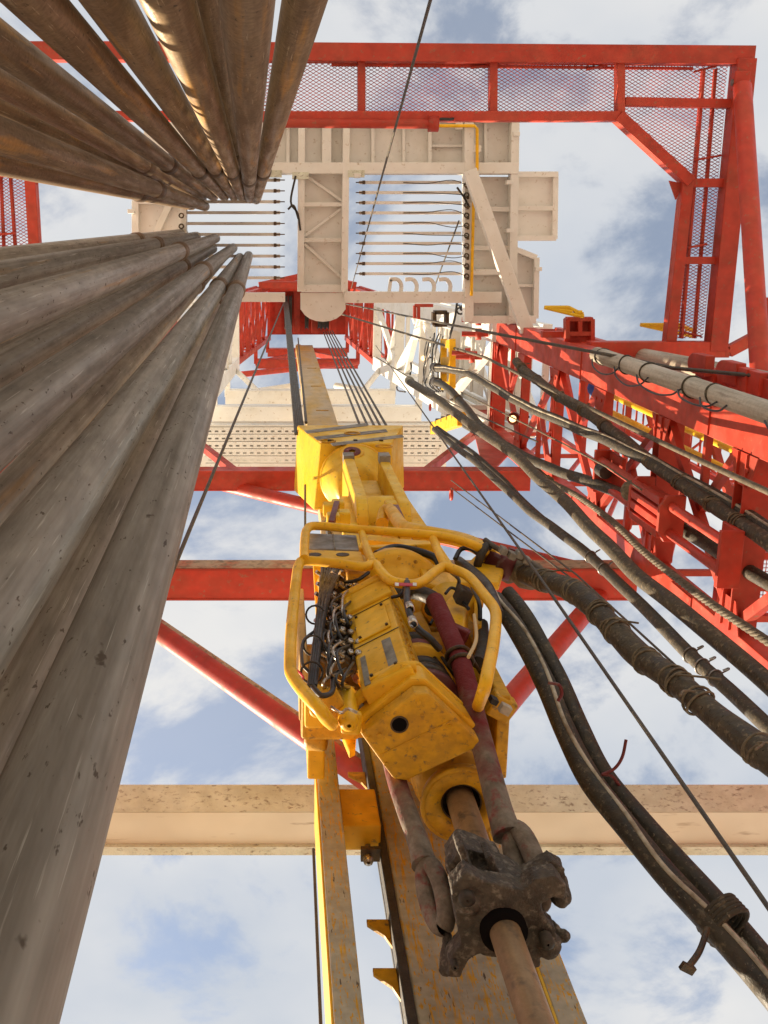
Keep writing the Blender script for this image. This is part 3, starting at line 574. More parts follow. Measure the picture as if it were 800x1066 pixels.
for z in (1.2, 2.2, 3.4, 5.1): MB().cyl(W(1.262, 3.26, z), W(1.262, 3.235, z), .02, 8).build('bolt', 'grease', TG)
TQ = thing('guide_post', 'narrow worn yellow post left of the guide rail, under the top drive', 'post', V((.27, 3.2, 0)))
MB().box((V((.28, 3.3, 0)) + W(.28, 3.3, 6.35)) / 2, .125, .42, 6.35 + EYE).build('post_body', 'yellow_worn', TQ, .006)
MB().box((V((.212, 3.31, 0)) + W(.212, 3.31, 5.95)) / 2, .010, .41, 5.95 + EYE).build('side_plate', 'yellow', TQ)  # sunlit left face, its brightness put into the colour as a yellow plate
MB().box(W(.455, 3.25, 5.58), .22, .16, .42).build('tie_bracket', 'yellow', TQ, .01)
tbt = thing('hanging_bolt', 'steel hanger bolt with a small plate against the gantry beam', 'bolt', PY(383, 840, 3.3))
MB().cyl(PY(383, 836, 3.3), PY(383, 889, 3.3), .016, 10).build('rod', 'steel', tbt)
MB().box(PY(386, 889, 3.3), .11, .08, .03).build('plate', 'grease', tbt); MB().lathe(PY(383, 892, 3.3), V((0, 0, -1)), [(0, .02), (.01, .028), (.05, .028), (.06, .01)], 8).build('nut', 'chrome', tbt)

# ------------------------------------------------------------------ travelling block
TK = thing('travelling_block', 'bright yellow travelling block with grey hazard stripes on its front', 'travelling block', W(.94, 2.85, 13.0))
A = [W(.22, 2.40, 14.6), W(1.70, 2.40, 14.6), W(1.74, 3.30, 14.6), W(.18, 3.34, 14.6)]
B = [W(.50, 2.40, 13.2), W(1.40, 2.40, 13.2), W(1.42, 3.18, 13.2), W(.42, 3.28, 13.2)]
MB().loft(B, A).build('casing', 'yellow_bright', TK, .02)
MB().prism([W(.5, 2.75, 14.6), W(1.42, 2.75, 14.6), W(1.3, 2.75, 15.1), W(.6, 2.75, 15.1)], V((0, .3, 0))).build('top_casing', 'yellow_bright', TK, .02)
for (x0, y0, x1, y1) in ((317, 449.6, 381, 441.6), (327, 456, 402, 448.0), (344, 462.5, 419, 453.6)):
    P = [PY(x0, y0 - 1.3, 2.395), PY(x1, y1 - 1.3, 2.395), PY(x1 + 2, y1 + 1.5, 2.395), PY(x0 + 3, y0 + 1.6, 2.395)]
    MB().prism(P, V((0, .004, 0))).build('hazard_stripe', 'greytape', TK)
for x, y in ((341, 459), (400, 464.5), (367, 451)): MB().ring(PY(x, y, 2.39), V((0, 1, 0)), .1, .012, 14, 6).build('lifting_hole', 'yellow_grimy', TK)
for k in range(3): MB().box(W(.62 + .33 * k, 2.39, 13.35), .05, .02, .05).build('bolt', 'grease', TK)
MB().lathe(W(.93, 2.83, 13.2), V((0, 0, -1)), [(0, .43), (.12, .43), (.3, .36), (.55, .30), (.75, .24), (.75, 0.01)], 36).build('hook_barrel', 'yellow_bright', TK)
MB().ring(W(.93, 2.83, 13.1), V((0, 0, 1)), .40, .045, 32, 8).build('barrel_flange', 'yellow', TK)
MB().lathe(W(.88, 2.60, 12.95), V((0, -1, -.35)), [(0, .15), (.16, .15), (.16, .10), (.1, .09), (.1, .01)], 24).build('lock_boss', 'yellow', TK)
MB().lathe(W(.88, 2.46, 12.89), V((0, -1, -.35)), [(.0, .105), (.02, .105), (.02, .04)], 20).build('red_mark', 'maroon', TK)
def lug(x, th, zt, zb, y0, y1):
    ym = (y0 + y1) / 2; r = (y1 - y0) / 2
    P = [W(x, ym + r * math.cos(a), zb + r * math.sin(a) * .9) for a in [math.pi + math.pi * i / 12 for i in range(13)]] + [W(x, y1, zt), W(x, y0, zt)]
    return MB().prism(P, V((th, 0, 0)))
lug(.73, .12, 12.35, 10.15, 2.38, 2.98).build('hook_lug', 'yellow_bright', TK, .02); MB().box(W(1.0, 2.86, 11.2), .34, .34, 2.3).build('hook_web', 'yellow_bright', TK, .04); lug(1.15, .12, 12.35, 10.15, 2.42, 2.98).build('hook_lug', 'yellow_bright', TK, .02)
for x in (.79, 1.21): MB().box(W(x, 2.40, 12.2), .125, .10, .24).build('pad', 'greytape', TK)
MB().cyl(W(.75, 2.72, 10.5), W(1.25, 2.72, 10.5), .26, 28).build('hook_pin', 'yellow_bright', TK)

# ------------------------------------------------------------------ drilling lines
def rope(nm, label, pts, r, m='rope', cat='wire rope', group=None, n=7, k=0):
    P = smooth_path(pts, k) if k else pts
    o = MB().tube(P, r, n).build(nm, m, None, 0, P[0].copy()); return tag(o, label, cat, group)
ordn = ['first', 'second', 'third', 'fourth', 'fifth']
for i in range(5):
    rope('drilling_line', '%s from the left of the dark drilling lines bunched left of the guide rail' % ordn[i],
         [PZ(308 + i * 2.1, 452, 14.5), PZ(295.6 + i * 1.0, 314, 37.6)], .019, 'rope', 'wire rope', 'drilling lines between block and crown')
for i in range(5):
    rope('drilling_line', '%s from the left of the fanned drilling lines right of the guide rail' % ordn[i],
         [PZ((376, 384, 391, 397.5, 404)[i], 446, 14.7), PZ(337 + i * 2.2, 346 - i * .5, 37.6)], .019, 'rope', 'wire rope', 'drilling lines between block and crown')
rope('hang_line', 'dark line close along the left edge of the upper guide rail', [PZ(319, 440, 15), PZ(310.5, 352, 37)], .022)

# ------------------------------------------------------------------ top drive
TD = thing('top_drive', 'yellow top drive with tube guard frame hanging below the travelling block', 'top drive', W(.93, 2.78, 4.9))
wx, wy = .93, 2.78
def tubep(nm, pts, r, m, yy=None, k=5, n=12, parent=TD):
    P = [p if isinstance(p, Vector) else PY(p[0], p[1], p[2] if len(p) > 2 else yy) for p in pts]
    return MB().tube(smooth_path(P, k), r, n).build(nm, m, parent)
# body
MB().lathe(W(wx + .02, wy, 5.75), V((0, 0, 1)), [(0, .05), (0, .33), (.05, .36), (1.5, .36), (1.65, .32), (1.75, .15), (1.75, .05)], 40).build('motor_housing', 'yellow', TD)
for z in (5.95, 6.5, 7.1): MB().ring(W(wx + .02, wy, z), V((0, 0, 1)), .365, .022, 40, 8).build('housing_rib', 'yellow_grimy', TD)
MB().lathe(W(wx, wy, 5.05), V((0, 0, 1)), [(0, .06), (0, .20), (.12, .22), (.5, .25), (.7, .27), (.72, .1)], 32).build('gear_housing', 'yellow_grimy', TD)
MB().box(W(.78, 2.52, 7.15), 1.0, .5, .5, -.1).build('top_casing', 'yellow', TD, .04)
MB().box(W(.72, 2.42, 7.55), .95, .55, .06, -.06).build('roof_plate', 'yellow', TD, .01)
MB().lathe(W(.82, 2.46, 7.3), V((0, -.2, -1)), [(0, .36), (.22, .36), (.26, .33), (.26, .27), (.33, .24), (.38, .10), (.38, .02)], 36).build('blower_dome', 'yellow', TD)
for k in range(16):
    a = k * math.pi / 8; p = W(.82, 2.46, 7.04) + V((.30 * math.cos(a), .30 * math.sin(a) - .06, -.06 * math.sin(a) - .03)); MB().cyl(p, p + V((0, -.006, -.03)), .015, 6).build('bolt', 'yellow_grimy', TD)
MB().lathe(W(.82, 2.39, 6.9), V((0, -.2, -1)), [(0, .02), (0, .13), (.1, .12), (.14, .06), (.14, .02)], 24).build('blower_hub', 'yellow_grimy', TD)
MB().box(W(.52, 2.27, 7.0), .16, .3, .5).build('junction_box', 'yellow_grimy', TD, .02); MB().box(W(1.05, 2.3, 6.95), .22, .2, .4, .3).build('junction_box', 'yellow', TD, .02)
MB().box(W(.36, 2.62, 6.05), .5, .06, 1.3).build('back_plate', 'yellow_grimy', TD, .01)
MB().box(W(.125, 2.40, 6.12), .05, .36, 1.3).build('side_plate', 'yellow_tan', TD, .01)
MB().box(W(1.22, 2.62, 6.1), .07, .5, 1.5).build('side_plate', 'yellow_grimy', TD, .01)
MB().box(W(1.08, 2.5, 6.5), .3, .06, .9).build('back_plate', 'yellow', TD, .01)
# swivel yoke up to the hook
MB().box(W(.98, 2.75, 8.2), .62, .42, .9).build('yoke', 'yellow', TD, .05)
MB().lathe(W(1.0, 2.8, 8.6), V((0, 0, 1)), [(0, .05), (0, .2), (.5, .2), (.6, .16), (1.9, .15), (1.9, .02)], 28).build('swivel_stem', 'yellow', TD)
for s in (-1, 1):
    MB().bar(W(1.0 + s * .36, 2.62, 8.4), W(1.0 + s * .30, 2.7, 11.2), .14, .16).build('bail_arm', 'yellow_bright', TD, .02)
for x, y in ((343, 530), (347, 541), (352, 527), (407, 528), (358, 538)): MB().box(PY(x, y, 2.4), .12, .12, .16).build('lock_block', 'yellow_bright', TD, .02)
for a, b in (((351, 525), (345, 546)), ((412, 529), (421, 549))): MB().bar(PY(*a, 2.36), PY(*b, 2.36), .05, .07).build('bail_pin', 'maroon', TD)
MB().box(W(.72, 2.5, 8.9), .34, .1, .7).build('shoulder_plate', 'yellow_bright', TD, .02)
# front torque box, turned a little
ang = math.atan2(-.13, .24)
ux = V((math.cos(ang), math.sin(ang), 0)); uy = V((-ux.y, ux.x, 0)); c0 = W(.405, 2.19, 0)
def bx(u0, u1, v0, v1, z0, z1): 
    P = [c0 + ux * u0 + uy * v0, c0 + ux * u1 + uy * v0, c0 + ux * u1 + uy * v1, c0 + ux * u0 + uy * v1]
    return MB().loft([p + V((0, 0, z0)) for p in P], [p + V((0, 0, z1)) for p in P])
bx(0, .285, 0, .26, 5.0, 6.42).build('torque_box', 'yellow', TD, .012)
bx(-.03, .315, -.03, .29, 6.42, 6.52).build('box_cap', 'yellow', TD, .01); bx(-.025, .31, -.02, .28, 6.12, 6.42).build('box_collar', 'yellow', TD, .01)
bx(.283, .293, .02, .24, 5.05, 6.1).build('box_cheek', 'yellow_grimy', TD)
def onface(x, y, lift=.005):
    r_ = ray(x, y); nrm = -uy; p0 = c0 + nrm * lift; o_ = V((0, 0, EYE)); return o_ + r_ * ((p0 - o_).dot(nrm) / r_.dot(nrm))
for poly in (((397, 667), (406, 663), (414, 688), (405, 695)), ((375, 685), (380, 682), (386, 711), (380, 714))):
    MB().prism([onface(x, y) for x, y in poly], uy * .004).build('tape_patch', 'greytape', TD)
for i in range(9): bx(.285, .305, .05, .08, 5.2 + i * .1, 5.25 + i * .1).build('bolt', 'yellow_grimy', TD)
for i in range(7): bx(-.02, .0, .04, .07, 5.2 + i * .13, 5.25 + i * .13).build('bolt', 'yellow_grimy', TD)
# gripper housing under the box
zg = 4.86
oct_ = [(376, 764), (432, 722), (446, 722), (500, 772), (498, 778), (424, 813), (410, 811)]
base = [PZ(x, y, zg) for x, y in oct_]
mid = sum(base, V((0, 0, 0))) / len(base)
MB().loft(base, [mid + (p - mid) * 1.03 + V((0, 0, .09)) for p in base]).build('gripper_plate', 'yellow_grimy', TD, .012)
up_ = [mid + (p - mid) * 1.10 + V((-.005, -.015, .095)) for p in base]
MB().loft(up_, [mid + (p - mid) * 1.10 + V((-.01, -.02, .27)) for p in base]).build('gripper_body', 'yellow', TD, .014)
MB().loft([mid + (p - mid) * 1.13 + V((-.01, -.02, .272)) for p in base], [mid + (p - mid) * 1.10 + V((-.012, -.02, .33)) for p in base]).build('gripper_rim', 'yellow', TD, .014)
up2 = [mid + (p - mid) * .98 + V((-.02, -.02, .27)) for p in base]
MB().loft(up2, [mid + (p - mid) * .72 + V((-.03, -.02, .60)) for p in base]).build('gripper_neck', 'yellow_grimy', TD, .014)
MB().lathe(PZ(416, 754, zg) + V((0, 0, -.001)), V((0, 0, -1)), [(0, .046), (.004, .046), (.004, .036), (0, .035)], 24).build('port_rim', 'grease', TD)
MB().cyl(PZ(416, 754, zg) + V((0, 0, -.006)), PZ(416, 754, zg), .037, 24).build('port', 'black', TD)  # black disc on the plate, painted shade of an open hole
for x, y in ((384, 768), (402, 795), (436, 731), (468, 756), (404, 742), (440, 745), (395, 765)):
    MB().cyl(PZ(x, y, zg) + V((0, 0, -.010)), PZ(x, y, zg), .011, 8).build('bolt', 'yellow_grimy', TD)
MB().bar(PZ(396, 786, zg) + V((0, 0, -.003)), PZ(470, 750, zg) + V((0, 0, -.003)), .006, .004).build('plate_seam', 'yellow_grimy', TD)
hA = [PZ(x, y, zg + .20) for x, y in ((369, 748), (373, 737), (395, 719), (420, 703), (436, 701))]
MB().tube(smooth_path([p + V((-.015, -.035, 0)) for p in hA], 5), .034, 10).build('grab_handle', 'yellow', TD)
for p in (hA[1], hA[2], hA[3]): MB().box(p + V((.0, -.02, .0)), .06, .09, .05, ang).build('handle_pad', 'greytape' if p is hA[1] else 'yellow', TD, .008)
MB().bar(PZ(446, 722, zg + .3), PZ(503, 775, zg + .05), .016, .05).build('edge_strip', 'steel', TD)
MB().bar(PZ(472, 700, zg + 1.0), PZ(497, 765, zg + .45), .05, .08).build('side_arm', 'yellow', TD, .01)
# greasy collars and red rings behind the box
for i, (dz, r, m) in enumerate(((5.95, .17, 'dark'), (5.80, .185, 'maroon'), (5.72, .19, 'yellow'), (5.58, .165, 'dark'), (5.46, .175, 'grease'), (5.34, .185, 'maroon'))):
    MB().lathe(W(.80, 2.42, dz), V((0, 0, 1)), [(0, .06), (0, r), (.07, r), (.07, .06)], 28).build('collar', m, TD)
# bell flange and quill
fc = W(wx, wy, 4.93)
MB().lathe(fc, V((0, 0, 1)), [(.0, .105), (-.03, .12), (-.035, .19), (.0, .205), (.05, .20), (.10, .16), (.15, .15)], 40).build('bell_flange', 'yellow_grimy', TD)
MB().lathe(fc, V((0, 0, 1)), [(.0, .098), (-.005, .105), (.09, .098), (.09, .05)], 32).build('bell_bore', 'grease', TD)
MB().tube([W(wx, wy, 5.02), W(wx, wy, 4.35), W(wx - .002, wy - .01, 4.05)], .074, 24).build('quill', 'stem', TD)
MB().ring(fc + V((0, 0, -.02)), V((0, 0, 1)), .20, .016, 40, 8).build('flange_lip', 'yellow_grimy', TD)
# guard frame
G = 2.0
tubep('guard_tube', [(346, 754, 2.3), (340, 748, 2.12), (333, 738), (318, 722), (305, 704), (302.5, 690), (304, 650), (309, 600), (311.5, 588), (318, 583.5), (350, 586.5), (378, 590), (390, 587), (396, 594), (407, 604.5), (428, 608.5), (441, 605), (455, 594), (464, 590.5), (481, 596), (491, 603), (504, 619), (514.5, 633), (516.5, 645), (514, 670), (508, 700), (504, 718, 2.06), (498, 735, 2.3)], .032, 'yellow', G, 4, 14)
tubep('guard_tube', [(317, 582), (317.5, 562), (320, 551), (330, 547.5), (372, 551), (440, 556), (470, 560), (492, 567, 2.02), (503, 573, 2.08), (509, 580, 2.16)], .032, 'yellow', G - .02, 4, 14)
tubep('guard_tube', [(376, 552), (380, 566), (388, 586)], .029, 'yellow', G, 4, 12); tubep('guard_tube', [(450, 558), (457, 575), (464, 590)], .029, 'yellow', G, 4, 12)
MB().prism([PY(x, y, G + .03) for x, y in ((315, 572), (376, 574), (380, 588), (314, 584))], V((0, .015, 0))).build('step_plate', 'yellow', TD, .004)
for x in (328, 357): MB().prism([PY(x + 7 * math.cos(k_ * .5236), 577 + 1.9 * math.sin(k_ * .5236), G + .026) for k_ in range(12)], V((0, .003, 0))).build('step_hole_shade', 'grease', TD)  # dark ovals laid on the plate as the shade in its holes
MB().prism([PY(x, y, G + .05) for x, y in ((322, 555), (371, 557), (374, 572), (321, 571))], V((0, .02, 0))).build('display_panel', 'panel_grey', TD, .004)
MB().bar(PY(347, 556, G + .045), PY(349, 571, G + .045), .008, .01).build('panel_seam', 'greytape', TD)
MB().bar(PY(382, 563, G + .25), PY(452, 569, G + .25), .05, .12, V((0, 0, 1))).build('cross_plate', 'yellow', TD, .006)
MB().prism([PY(x, y, G - .046) for x, y in ((411, 606.2), (434, 607.2), (434, 610), (411, 609.2))], V((0, .004, 0))).build('warning_label', 'label_red', TD)
for x in (413.5, 432): MB().prism([PY(x + u, y, G - .05) for u, y in ((-2, 606.4), (2, 606.6), (2, 609.6), (-2, 609.4))], V((0, .003, 0))).build('label_end', 'label_white', TD)
# gooseneck and its union
tubep('gooseneck', [(398, 545, 2.5), (400, 534, 2.45), (406, 530, 2.4), (413, 540, 2.35), (421, 549, 2.3), (440, 554, 2.25), (476, 561, 2.2), (497, 569, 2.15), (510, 580, 2.14)], .060, 'yellow', None, 5, 16)
MB().prism([PY(x, y, 2.18) for x, y in ((470, 606), (484, 588), (508, 566), (522, 568), (528, 580), (520, 606))], V((0, .06, 0))).build('gooseneck_plate', 'yellow', TD, .012)
MB().ring(PD(503, 579, 7.5), PD(545, 597, 7.45) - PD(508, 581, 7.55), .085, .03, 24, 10).build('seal_ring', 'dark', TD)
un = PD(508, 581, 7.55); ud = (PD(545, 597, 7.45) - un).normalized()
MB().lathe(un, ud, [(0, .02), (.0, .06), (.09, .06), (.09, .095), (.14, .105), (.2, .095), (.2, .07), (.28, .07), (.28, .01)], 24).build('hammer_union', 'maroon', TD)
for k in range(3):
    a = k * 2.09; _, s_, u_ = frame(ud); e = s_ * math.cos(a) + u_ * math.sin(a); MB().bar(un + ud * .14 + e * .09, un + ud * .14 + e * .135, .05, .05).build('union_lug', 'maroon', TD)
# link hook lobes on the right
for (x, y, r, yy, m) in ((470, 636, .19, 2.35, 'yellow'), (481, 624, .15, 2.45, 'yellow_grimy'), (447, 640, .14, 2.4, 'yellow')):
    p = PY(x, y, yy); MB().lathe(p, V((.35, -.6, -.7)), [(-.06, .02), (-.06, r), (.0, r * 1.03), (.05, r), (.05, .02)], 28).build('link_hook', m, TD)
MB().prism([PY(x, y, 2.2) for x, y in ((462, 628), (476, 612), (486, 628), (484, 652), (474, 660), (462, 645))], V((.02, .10, 0))).build('hook_keeper', 'yellow', TD, .015)
MB().bar(PY(498, 608, 2.42), PY(497, 660, 2.3), .05, .12).build('side_bar', 'yellow', TD, .01)
MB().bar(PY(428, 632, 2.38), PY(458, 700, 2.5), .09, .10).build('link_tilt_arm', 'yellow', TD, .015)
MB().bar(PY(440, 628, 2.38), PY(466, 690, 2.5), .05, .05).build('link_tilt_rod', 'yellow', TD, .01)
# foot at the lower right
MB().bar(PY(494, 692, 2.5), PY(521, 736, 2.5), .12, .10).build('clamp_arm', 'yellow', TD, .015)
MB().bar(PY(499, 690, 2.45), PY(528, 728, 2.45), .05, .05).build('clamp_rod', 'yellow_grimy', TD, .01)
MB().box(PY(521, 735, 2.45), .14, .13, .12, .5).build('clamp_jaw', 'yellow_grimy', TD, .015)
MB().box(PY(526, 738, 2.38), .06, .05, .05, .5).build('jaw_tooth', 'tracer', TD, .005); MB().box(PY(514, 729, 2.37), .04, .03, .06, .5).build('jaw_slot', 'dark', TD)
# hydraulic side on the left
rnd = random.Random(3)
for i in range(8):
    y = 606 + i * 12.5; q = MB(); c_ = MB()
    for j in range(4):
        x = 344 + j * 8 + rnd.uniform(-1, 1); p = PY(x, y + rnd.uniform(-2, 2), 2.24)
        q.box(p, .05, .09, .06, rnd.uniform(-.3, .3)); q.cyl(p, p + V((-.06, -.06, -.02)), .018, 8)
        c_.cyl(p + V((-.055, -.055, -.02)), p + V((-.095, -.09, -.04)), .013, 8); c_.lathe(p + V((.02, -.05, .02)), V((.3, -1, -.2)), [(0, .012), (0, .02), (.03, .02), (.03, .005)], 6)
    q.build('valve_block', 'grease', TD); c_.build('fitting', 'chrome', TD)
for i in range(16):
    x0, y0 = 343 + rnd.uniform(0, 26), 612 + i * 6
    pts = [(x0, y0, 2.18), (x0 - rnd.uniform(6, 14), y0 + rnd.uniform(6, 14), 2.10), (x0 - rnd.uniform(4, 12), y0 + rnd.uniform(22, 34), 2.15), (x0 + rnd.uniform(-2, 6), y0 + rnd.uniform(14, 30), 2.24)]
    pts = [(min(a, 368), min(b, 716), c) for a, b, c in pts]
    tubep('control_hose', pts, .0085, 'rubber_clean' if i % 3 else 'chrome', None, 6, 8)
for i in range(9):
    tubep('cable', [(336 + i * 3.0, 590, 2.15 + .01 * i), (334 + i * 1.5, 612, 2.12), (330 + i * .9, 648, 2.08 + .016 * (i % 3)), (325 + i * .8, 690, 2.08 + .016 * (i % 3)), (322 + i * .8, 714, 2.1)], .011, 'black_rubber', None, 5, 8)
for y in (640, 672, 700): MB().ring(PY(328.5 - (y - 640) * .06, y, 2.10), V((0, .2, 1)), .055, .006, 16, 6).build('cable_tie', 'dark', TD)
tubep('control_hose', [(330, 655, 2.1), (316, 668, 2.08), (315, 690, 2.08), (322, 700, 2.1)], .009, 'rubber_clean', None, 6, 7)
tubep('control_hose', [(326, 715, 2.1), (335, 724, 2.1), (346, 720, 2.12), (347, 705, 2.15)], .014, 'rubber_clean', None, 6, 8)
tubep('red_line', [(368, 672, 2.3), (366, 690, 2.3), (374, 706, 2.3)], .035, 'maroon', None, 5, 10)
tubep('red_line', [(310, 698, 2.1), (316, 705, 2.1), (313, 709, 2.1)], .006, 'label_red', None, 5, 6)
MB().box(PY(344, 744, 2.36), .30, .24, .12).build('base_bracket', 'yellow_grimy', TD, .02); MB().box(PY(327, 735, 2.28), .10, .16, .22).build('base_bracket', 'yellow', TD, .02)
MB().lathe(PY(360, 722, 2.25), V((0, .12, -1)), [(0, .02), (0, .052), (.26, .052), (.30, .04), (.31, .02), (.31, .01)], 24).build('cylinder', 'yellow', TD)
MB().lathe(PY(330, 736, 2.18), V((0, -.3, -1)), [(0, .02), (0, .04), (.1, .04), (.11, .025), (.11, .01)], 20).build('pin_cap', 'yellow', TD)
MB().lathe(PY(330, 765, 2.7) + V((-.06, 0, 0)), V((1, 0, -.2)), [(0, .02), (0, .075), (.02, .085), (.10, .085), (.12, .075), (.12, .02)], 24).build('guide_roller', 'yellow_grimy', TD)
MB().prism([PY(x, y, 2.5) for x, y in ((352, 752), (372, 752), (370, 778), (364, 781))], V((0, .05, 0))).build('base_fin', 'yellow', TD, .008)
MB().box(PY(328, 775, 2.9), .10, .2, .5).build('roller_arm', 'yellow', TD, .012)
tubep('control_hose', [(345, 736, 2.15), (355, 742, 2.15), (362, 738, 2.18), (372, 742, 2.2)], .008, 'chrome', None, 5, 6)
# black hoses draped over the front
tubep('hose', [(392, 577, 2.14), (410, 570, 2.14), (432, 573, 2.14), (452, 580, 2.16), (459, 590, 2.2)], .028, 'rubber_clean', None, 6, 10)
tubep('hose', [(424, 606, 1.98), (424, 625, 1.98), (427, 640, 2.0), (436, 655, 2.02), (447, 664, 2.05), (458, 676, 2.12)], .020, 'rubber_clean', None, 6, 10)
for a in ((426, 630), (429, 645)): MB().lathe(PY(*a, 1.985), V((0, .05, -1)), [(0, .02), (0, .026), (.07, .026), (.07, .02)], 12).build('fitting', 'chrome', TD)
tubep('hose', [(424, 603, 2.02), (418, 618, 2.02), (408, 622, 2.05)], .011, 'rubber_clean', None, 6, 8)
tubep('hose', [(400, 618, 2.2), (430, 616, 2.2), (452, 624, 2.2), (450, 634, 2.2)], .05, 'dark', None, 6, 12)
tubep('hose', [(474, 582, 2.15), (480, 572, 2.1), (490, 571, 2.08), (499, 577, 2.1)], .018, 'rubber_clean', None, 6, 8)
tubep('hose', [(478, 584, 2.2), (498, 600, 2.15), (510, 615, 2.12), (519, 640, 2.1)], .036, 'rubber_clean', None, 6, 10)
tubep('hose', [(464, 618, 2.1), (470, 612, 2.08), (478, 616, 2.1), (484, 624, 2.12)], .010, 'rubber_clean', None, 6, 8)
tubep('hose', [(502, 650, 2.3), (503, 675, 2.3), (498, 690, 2.3)], .04, 'dark', None, 6, 10)
tubep('wire', [(494, 640, 2.0), (496, 665, 2.0), (488, 684, 2.0)], .010, 'yellow_tan', None, 6, 8)
MB().box(PY(482, 620, 2.1), .08, .1, .14, .4).build('sensor_box', 'dark', TD, .01)

r3 = random.Random(21)
for (u0, u1, z0, z1) in ((.04, .245, 5.62, 6.02), (.06, .235, 5.06, 5.10)):
    bx(u0, u1, -.012, -.001, z0, z1).build('cover_plate', 'yellow', TD, .004)
    for u in (u0 + .018, u1 - .018):
        for z in ((z0 + .03, z1 - .03) if z1 - z0 > .1 else ((z0 + z1) / 2,)):
            p = c0 + ux * u - uy * .012 + V((0, 0, z)); MB().cyl(p, p - uy * .012, .009, 6).build('screw', 'grease', TD)
bx(-.002, .287, -.004, -.001, 5.56, 5.567).build('panel_joint', 'grease', TD); bx(-.002, .287, -.004, -.001, 6.07, 6.076).build('panel_joint', 'grease', TD)
for i in range(10):                                        # fittings and stubs between box and links
    x, y = r3.uniform(425, 490), r3.uniform(612, 690); p = PY(x, y, r3.uniform(2.36, 2.5)); ax = V((r3.uniform(-1, 1), -1, r3.uniform(-1, .2)))
    MB().lathe(p, ax, [(0, .01), (0, .03), (.05, .03), (.05, .02), (.09, .02), (.09, .004)], 6).build('stub', ('grease', 'yellow_grimy', 'chrome')[i % 3], TD)
for pts, r_ in (([(440, 612, 2.2), (452, 618, 2.16), (458, 632, 2.2), (448, 650, 2.25)], .010), ([(470, 596, 2.1), (478, 604, 2.06), (476, 618, 2.1), (488, 634, 2.14)], .012), ([(402, 600, 2.12), (396, 612, 2.1), (390, 606, 2.12)], .010),
               ([(384, 596, 2.1), (372, 604, 2.12), (360, 606, 2.15)], .013), ([(492, 612, 2.14), (499, 628, 2.14), (500, 645, 2.2)], .014), ([(440, 668, 2.3), (452, 684, 2.3), (462, 700, 2.32), (470, 716, 2.35)], .013), ([(448, 664, 2.3), (464, 690, 2.3), (480, 712, 2.35)], .010)):
    tubep('hose', pts, r_, 'black_rubber', None, 6, 8)
for x, y, yy, sx, sz in ((436, 700, 2.45, .10, .16), (452, 716, 2.45, .12, .12), (470, 736, 2.5, .12, .14), (488, 752, 2.5, .10, .10), (486, 718, 2.5, .14, .06), (345, 728, 2.2, .10, .05), (366, 752, 2.3, .10, .06), (334, 752, 2.4, .09, .09)):
    MB().box(PY(x, y, yy), sx, .12, sz, r3.uniform(-.5, .3)).build('casting', 'yellow_grimy' if r3.random() < .6 else 'yellow', TD, .018)
for i in range(12): MB().cyl(W(wx + .24 * math.cos(i * .52), wy + .24 * math.sin(i * .52), 5.44), W(wx + .24 * math.cos(i * .52), wy + .24 * math.sin(i * .52), 5.40), .014, 6).build('bolt', 'yellow_grimy', TD)

# ------------------------------------------------------------------ links
def link(label, pts, r, eye_c, eye_ax, R1, R2, long_dir):
    T = thing('elevator_link', label, 'lifting link', pts[0])
    P = smooth_path(pts, 6); k = len(P); half = int(k * .62)
    MB().tube(P, r, 18, True, [r * (1 + .30 * (i / k) ** 5) for i in range(k)]).build('shank', 'maroon_link', T)
    d = long_dir.normalized(); s = d.cross(eye_ax).normalized()
    L_ = [eye_c + d * (R1 * math.cos(a)) + s * (R2 * math.sin(a)) for a in [2 * math.pi * i / 28 for i in range(29)]]
    o = MB().tube(L_, r * .84, 14, False).build('eye', 'maroon_mud', T); return T
PR = [PZ(453, 625, 6.15), PZ(465, 652, 5.86), PZ(480, 690, 5.50), PZ(493, 740, 5.12), PZ(509, 800, 4.76), PZ(521, 845, 4.50), PZ(529, 870, 4.38)]
dR = (PR[-1] - PR[-2]).normalized()
tl = link('maroon lifting link on the right of the drill stem, mud-caked at its lower end', PR, .056, PR[-1] + dR * .17 + V((.035, -.01, 0)), V((.75, .65, 0)), .19, .052, dR)
MB().ring(PZ(480, 690, 5.50), dR, .066, .012, 24, 8).ring(PZ(477, 682, 5.57), dR, .066, .012, 24, 8).build('cable_wrap', 'grease', tl)
tubeP = smooth_path([PZ(478, 683, 5.57) + V((.06, -.02, 0)), PZ(494, 690, 5.6), PZ(502, 702, 5.7)], 5); MB().tube(tubeP, .012, 7).build('cable_wrap', 'grease', tl)
MB().bar(PZ(468, 655, 5.9), PZ(487, 664, 5.85), .09, .07).build('link_stop', 'maroon', tl, .012)
PL = [PZ(405, 780, 5.30), PZ(413, 812, 4.97), PZ(424, 845, 4.70), PZ(436, 878, 4.48), PZ(442, 900, 4.36)]
dL = (PL[-1] - PL[-2]).normalized()
link('mud-caked lifting link left of the drill stem, flecked with red paint', PL, .050, PL[-1] + dL * .17 + V((.01, 0, 0)), V((.8, .6, 0)), .17, .05, dL)

# ------------------------------------------------------------------ elevator, caked with mud
ec = V((.925, 2.755, 0)); q = MB()
def zc(z): return ec + V((0, 0, z + EYE))
def zpoly(pts, z, h): q.prism([PZ(x, y, z) for x, y in pts], V((0, 0, h)))
def lump(a, b, r1, r2): q.tube([a, a.lerp(b, .5), b], r1, 14, True, [r1, (r1 + r2) / 2, r2]); q.ball(b, r2 * 1.02, 14, 8); q.ball(a, r1 * 1.02, 14, 8)
